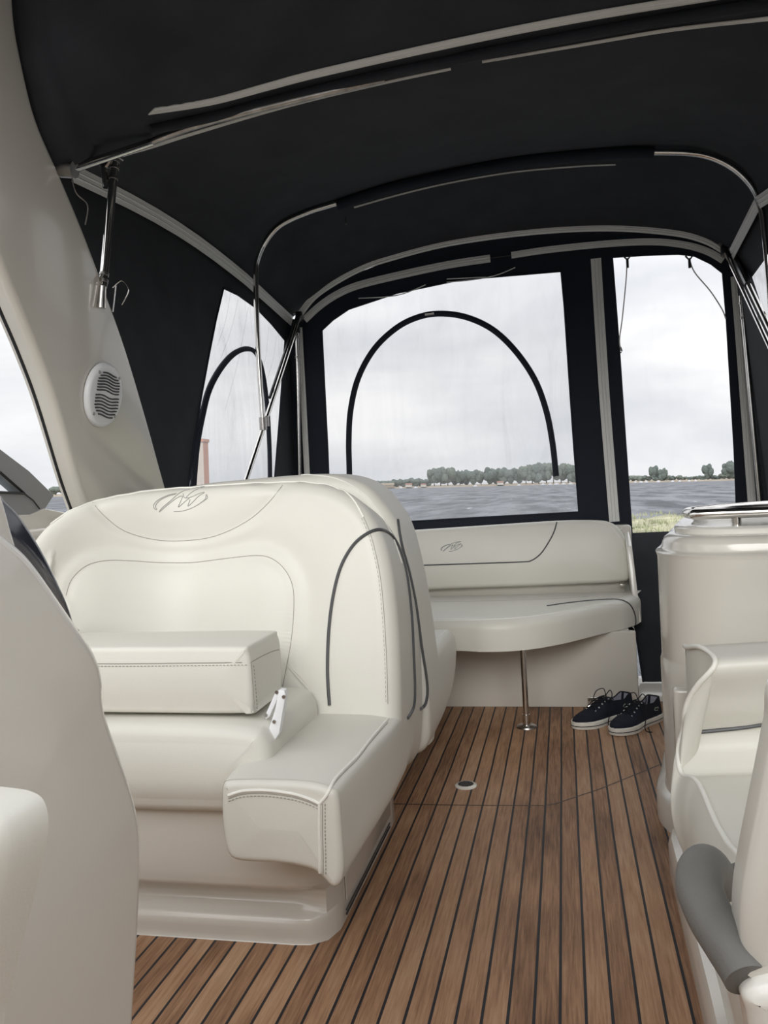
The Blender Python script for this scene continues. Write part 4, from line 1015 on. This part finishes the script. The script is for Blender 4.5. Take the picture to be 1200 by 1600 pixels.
    for sgn in (1, -1):
        mb.tube([kn, T(.40, sgn * .06, ht(.4) + .13), T(.45, sgn * .14, ht(.4) + .09), T(.50, sgn * .13, ht(.5) + .0), kn], .0020, 6, smooth=6)
    mb.tube([kn, T(.52, .10, .27), T(.56, .19, .17), T(.60, .20, .06), T(.62, .235, .012), T(.60, .30, .010)], .0020, 6, smooth=6)
    mb.tube([kn, T(.5, -.08, .30), T(.6, -.17, .18), T(.66, -.20, .05), T(.70, -.22, .012)], .0020, 6, smooth=6)
    mb.build('laces', 'lace', e)
    # little reptile patch near the heel
    for sgn in (1, -1):
        base = T(.20, sgn * hw(.2) * .93, .19); ax = d; upz = V((0, 0, 1)); nn_ = s_ * sgn * mirror
        pts = [(-.016, -.002), (-.010, .006), (-.002, .002), (.004, .007), (.011, .004), (.014, -.003), (.006, -.007), (-.004, -.006), (-.010, -.009)]
        MB().tube([base + nn_ * .004 + ax * a + upz * b_ for a, b_ in pts], .0014, 6, smooth=4).build('patch', 'logo_green', e)
    return e
shoe('sneaker', at_z(897, 1140, 0), at_z(984, 1117, 0), 'left one of two navy canvas sneakers, partly behind the other')
shoe('sneaker', at_z(958, 1150, 0), at_z(1026, 1122, 0), 'right one of two navy canvas sneakers, next to the white cabinet')

# ================================================================== WET BAR CABINET (right)
cb = empty('wet_bar_cabinet', (.5, 2.8, 0), 'glossy cream moulded cabinet with rounded corner right of the walkway', 'cabinet')
def rrect(x0, x1, y0, y1, r, n=12):
    P = []
    for cx, cy, a0 in ((x1 - r, y1 - r, 0), (x0 + r, y1 - r, 90), (x0 + r, y0 + r, 180), (x1 - r, y0 + r, 270)):
        P += [V((cx + r * math.cos(math.radians(a0 + 90 * k / n)), cy + r * math.sin(math.radians(a0 + 90 * k / n)))) for k in range(n + 1)]
    return P
def at_cx(x, y, Y): return at_y(x, y, Y)
CY0, CY1, CR_ = 2.38, 3.3, .18
cx0 = at_y(1037, 1050, CY0 + CR_).x - .004
ztop = at_y(1100, 868, CY0).z
base = rounded([(.885, CY0), (.70, CY0 - .005), (.56, CY0 + .002), (cx0 + .16, CY0 + .014), (cx0 + .085, CY0 + .05), (cx0 + .033, CY0 + .11), (cx0 + .008, CY0 + .19), (cx0 + .008, CY0 + .29), (cx0 + .040, CY0 + .45), (cx0 + .075, 3.03), (cx0 + .13, 3.18), (cx0 + .22, 3.29), (.64, 3.34), (.80, 3.35), (.885, 3.34), (.888, 3.0), (.888, 2.7)], 160, 6)
prof = [(0, -.030), (.075, -.030), (.09, -.022), (.096, -.004), (.11, 0), (.48, 0), (.49, .004), (.50, .004), (ztop - .02, .004), (ztop - .006, -.001), (ztop, .006), (ztop + .001, .014), (ztop + .006, .018), (ztop + .022, .020), (ztop + .034, .026), (ztop + .044, .040), (ztop + .048, .058), (ztop + .048, .09)]
rows = [[V((q.x, q.y, z)) for q in inset(base, o_)] for z, o_ in prof]
MB().grid(rows, True, True, True).build('cabinet_body', 'gelcoat', cb, sharp=50)
zt = ztop + .048
cb_ = V((sum(q.x for q in base) / len(base), sum(q.y for q in base) / len(base)))
def shr(o_): return [q.lerp(cb_, o_ / .36) for q in base]
rows = [[V((q.x, q.y, z)) for q in shr(o_)] for z, o_ in ((zt, .062), (zt + .014, .060), (zt + .020, .066), (zt + .021, .10), (zt + .018, .115), (zt - .0, .125))]
MB().grid(rows, True).build('top_rim', 'gel_light', cb, sharp=50)
rows = [[V((q.x, q.y, zt + .001)) for q in shr(.12)]]
MB().grid([rows[0], [V((sum(p.x for p in rows[0]) / len(rows[0]), sum(p.y for p in rows[0]) / len(rows[0]), zt + .001))] * len(rows[0])], True).build('worktop', 'gel_light', cb)
# stainless grab rail loop on posts
rl = empty('grab_rail', (.5, 2.7, zt), 'polished stainless grab rail looping above the cream cabinet top', 'rail')
c1 = at_y(1075, 803, 2.55); c2 = at_y(1075, 799, 2.72); zr_ = at_y(1130, 802, 2.55).z + .0
xl_ = at_y(1078, 801, 2.62).x
pts = [V((.88, 2.52, zr_)), V((xl_ + .05, 2.54, zr_)), V((xl_ + .01, 2.57, zr_)), V((xl_ - .002, 2.64, zr_)), V((xl_ + .015, 2.72, zr_)), V((xl_ + .06, 2.78, zr_)), V((xl_ + .16, 2.88, zr_)), V((.88, 3.05, zr_))]
MB().tube(pts, .0155, 16, smooth=7).build('tube', 'steel', rl)
for p in (V((at_y(1151, 812, 2.54).x, 2.54, 0)), V((.75, 2.53, 0)), V((.55, 2.93, 0))):
    MB().tube([V((p.x, p.y, zt + .005)), V((p.x, p.y, zr_ - .012))], .013, 16).build('post', 'steel', rl)

# ================================================================== LOUNGE SEAT (right foreground)
LX = .285
lg = empty('lounge_seat', (.55, 1.9, 0), 'cream vinyl contoured lounge seat in front of the cabinet, right side', 'seat')
topc = [(1076, 1012, 2.16), (1092, 1010, 2.08), (1108, 1018, 2.03), (1119, 1030, 1.98), (1117, 1042, 1.965), (1105, 1056, 1.97), (1092, 1070, 1.985), (1078, 1092, 2.01), (1071, 1115, 2.03), (1069, 1140, 2.06), (1064, 1156, 2.06), (1061, 1175, 2.05), (1063, 1200, 2.02), (1069, 1212, 2.0), (1084, 1216, 1.94), (1095, 1228, 1.89), (1107, 1255, 1.80), (1120, 1285, 1.71), (1137, 1315, 1.61), (1150, 1330, 1.54), (1175, 1352, 1.44), (1215, 1380, 1.30)]
E = [at_y(*p) for p in topc]; E = [V((E[0].x + .012, 2.30, .50)), V((E[0].x + .006, 2.27, .585))] + E
E = resample(crom(E, 6), 120)
print('E', [(round(p.x, 2), round(p.y, 2), round(p.z, 2)) for p in E[::8]])
cE = V((0, sum(p.y for p in E) / len(E), .25)); rows = []
for i in range(6):
    a = math.pi / 2 * i / 5; d_ = .012 * (1 - math.sin(a))
    rows.append([p + V((.012 * (1 - math.cos(a)), (cE.y - p.y) * 0, -d_ * .6)) for p in E])
for x in (.36, .45, .6, .75, .885):
    t_ = (x - .3) / .585; rows.append([V((x + (p.x - .29) * (1 - t_), p.y, p.z + .012 * math.sin(math.pi * min(1, t_)) )) for p in E])
mb = MB().grid(rows)
# closing back and underside
lowp = [V((0, 2.31, .40)), V((0, 2.31, .22)), V((0, 1.9, .20)), V((0, 1.3, .20))]
mb.grid([[V((x, E[0].y, E[0].z)), V((x, 2.31, .22)), V((x, 1.3, .20)), V((x, E[-1].y, E[-1].z))] for x in (.30, .885)])
body = mb.build('cushion', 'vinyl', lg, sharp=80)
low = resample([V((E[0].x, 2.30, .50)), V((E[0].x, 2.28, .47)), V((E[0].x, 2.24, .40)), V((.27, 2.18, .27)), V((.26, 2.10, .21)), V((.25, 1.85, .17)), V((.25, 1.3, .16))], 120)
rows = []
for k in range(15):
    f_ = k / 14; r_ = []
    for j in range(120):
        g_ = j / 119; b_ = .036 * math.sin(math.pi * min(1, f_ * .92 + .08)) ** .8 * (.15 + .85 * min(1, max(0, (g_ - .30) / .2)))
        p = E[j].lerp(low[j], f_); r_.append(V((min(E[j].x, p.x) - b_ + .004, p.y, p.z)))
    rows.append(r_)
MB().grid(rows).build('side_gusset', 'vinyl', lg, sharp=80)
MB().tube([p + V((-.002, 0, .0)) for p in E[10:]], .0062, 10).build('cord', 'cord_white', lg)
Bl = bvh([body])
lay(Bl, [(1075, 1148), (1090, 1144), (1130, 1140), (1165, 1136), (1215, 1128), (1320, 1112), (1480, 1088)], .0048, lift=.001, drift=(2, 0)).build('piping', 'piping', lg)
# moulded base below the lounge
bs = [(.195, .98), (.212, 1.6), (.22, 2.0), (.225, 2.25), (.235, 2.31), (.27, 2.335), (.36, 2.34), (.88, 2.34), (.88, .98)]
b2 = poly(bs); pr_ = [(0, 0), (.075, .0), (.09, .008), (.096, .026), (.12, .030), (.18, .032), (.21, .05)]
MB().grid([[V((q.x, q.y, z)) for q in inset(b2, o_)] for z, o_ in pr_], True, True, True).build('base', 'gelcoat', lg, sharp=40, bevel=0)
MB().box(.262, .88, 2.305, 2.35, .09, .47).build('shell_back', 'gelcoat', lg, bevel=.012)

# grey grab handle and the cream panel nearest the camera, right
pnl = empty('companionway_panel', (.42, .85, 0), 'cream moulded panel edge closest to the camera at the right edge', 'panel')
YP = .86
pts = [(1216, 1060), (1200, 1128), (1190, 1180), (1176, 1250), (1162, 1320), (1152, 1380), (1149, 1430), (1152, 1470), (1162, 1498), (1180, 1512), (1192, 1506), (1240, 1506), (1330, 1400), (1330, 1060)]
P = poly([(p.x, p.z) for p in crom([at_y(x, y, YP + .04) for x, y in pts], 5, True)])
slab(P, XZ(YP), .06, r=.022, fill='ngon', rings=6).build('upper_panel', 'gelcoat', pnl, sharp=60)
pts = [(1150, 1530), (1165, 1512), (1185, 1505), (1215, 1500), (1330, 1490), (1330, 1800), (1190, 1800), (1178, 1700), (1168, 1620), (1158, 1560)]
P = poly([(p.x, p.z) for p in crom([at_y(x, y, YP + .02) for x, y in pts], 4, True)])
slab(P, XZ(YP - .02), .06, r=.02, fill='ngon', rings=6).build('lower_panel', 'gel_light', pnl, sharp=60)
hd = empty('grab_bar', at_y(1160, 1500, .88), 'thick grey rubber grab handle curving beside the right foreground panel', 'handle')
hp = [at_y(1130, 1385, 1.14), at_y(1116, 1362, 1.08), at_y(1102, 1354, 1.03), at_y(1093, 1368, .99), at_y(1095, 1396, .96), at_y(1112, 1436, .93), at_y(1136, 1475, .90), at_y(1156, 1507, .88), at_y(1168, 1532, .865)]
MB().tube(hp, [.020, .023, .0255, .026, .0255, .025, .0245, .024, .0225], 28, smooth=7).build('grip', 'handle_grey', hd)
MB().tube([hp[0], hp[0] + V((.03, .05, -.01))], .019, 20).build('mount', 'black_plastic', hd)

# ================================================================== HELM CONSOLE (left foreground)
hc = empty('helm_console', (-.68, .8, 0), 'tall cream moulded helm console with curved edge in the left foreground', 'console')
YH = 1.02
pts = [(-260, 700), (-120, 760), (-40, 808), (0, 838), (24, 858), (46, 884), (70, 918), (94, 953), (116, 984), (134, 1012), (145, 1040), (149, 1066), (149, 1092), (156, 1120), (170, 1160), (186, 1205), (199, 1248), (206, 1285), (208, 1320), (206, 1400), (202, 1480), (197, 1560), (190, 1680), (-260, 1680), (-260, 1200)]
XH = -.53; FX = lambda X: ((X, 0, 0), (0, 1, 0), (0, 0, 1), (1, 0, 0))
P3 = [at_x(x, y, XH - .018) for x, y in pts]
C3 = crom(P3[1:-2], 5); P = poly([(p.y, p.z) for p in [P3[0]] + C3 + P3[-2:]])
slab(P, FX(XH), .30, r=.022, fill='ngon', rings=6).build('side_moulding', 'gelcoat', hc, sharp=60)
vp = [(-60, 690), (0, 764), (10, 778), (34, 803), (68, 856), (96, 912), (112, 950), (123, 990), (116, 990), (60, 930), (20, 870), (-60, 800)]
P3 = [at_x(x, y, XH - .03) for x, y in vp]; P = poly([(p.y, p.z) for p in crom(P3, 4, True)])
slab(P, FX(XH - .03), .03, r=.008, fill='ngon', rings=4).build('dark_visor', 'acrylic', hc, sharp=60)
pc_ = [(-80, 640), (-10, 745), (6, 775), (14, 800), (22, 830), (31, 860), (36, 880), (-80, 830)]
P3 = [at_x(x, y, XH - .018) for x, y in pc_]; P = poly([(p.y, p.z) for p in crom(P3, 4, True)])
slab(P, FX(XH - .018), .01, r=.008, fill='ngon', rings=4).build('dash_moulding', 'gelcoat', hc, sharp=60)
# near seat corner at lower left
ns = empty('passenger_seat', (-.42, .62, .45), 'smooth cream seat edge cut off at the lower left corner', 'seat')
YN = .48
pn = [(-200, 1235), (-60, 1238), (0, 1243), (30, 1249), (48, 1262), (56, 1290), (54, 1325), (44, 1375), (28, 1440), (10, 1510), (-10, 1590), (-40, 1680), (-200, 1690)]
P = poly([(p.x, p.z) for p in crom([at_y(x, y, YN + .045) for x, y in pn], 4, True)])
slab(P, XZ(YN), .06, r=.02, fill='ngon', rings=6).build('cushion', 'vinyl', ns, sharp=70)
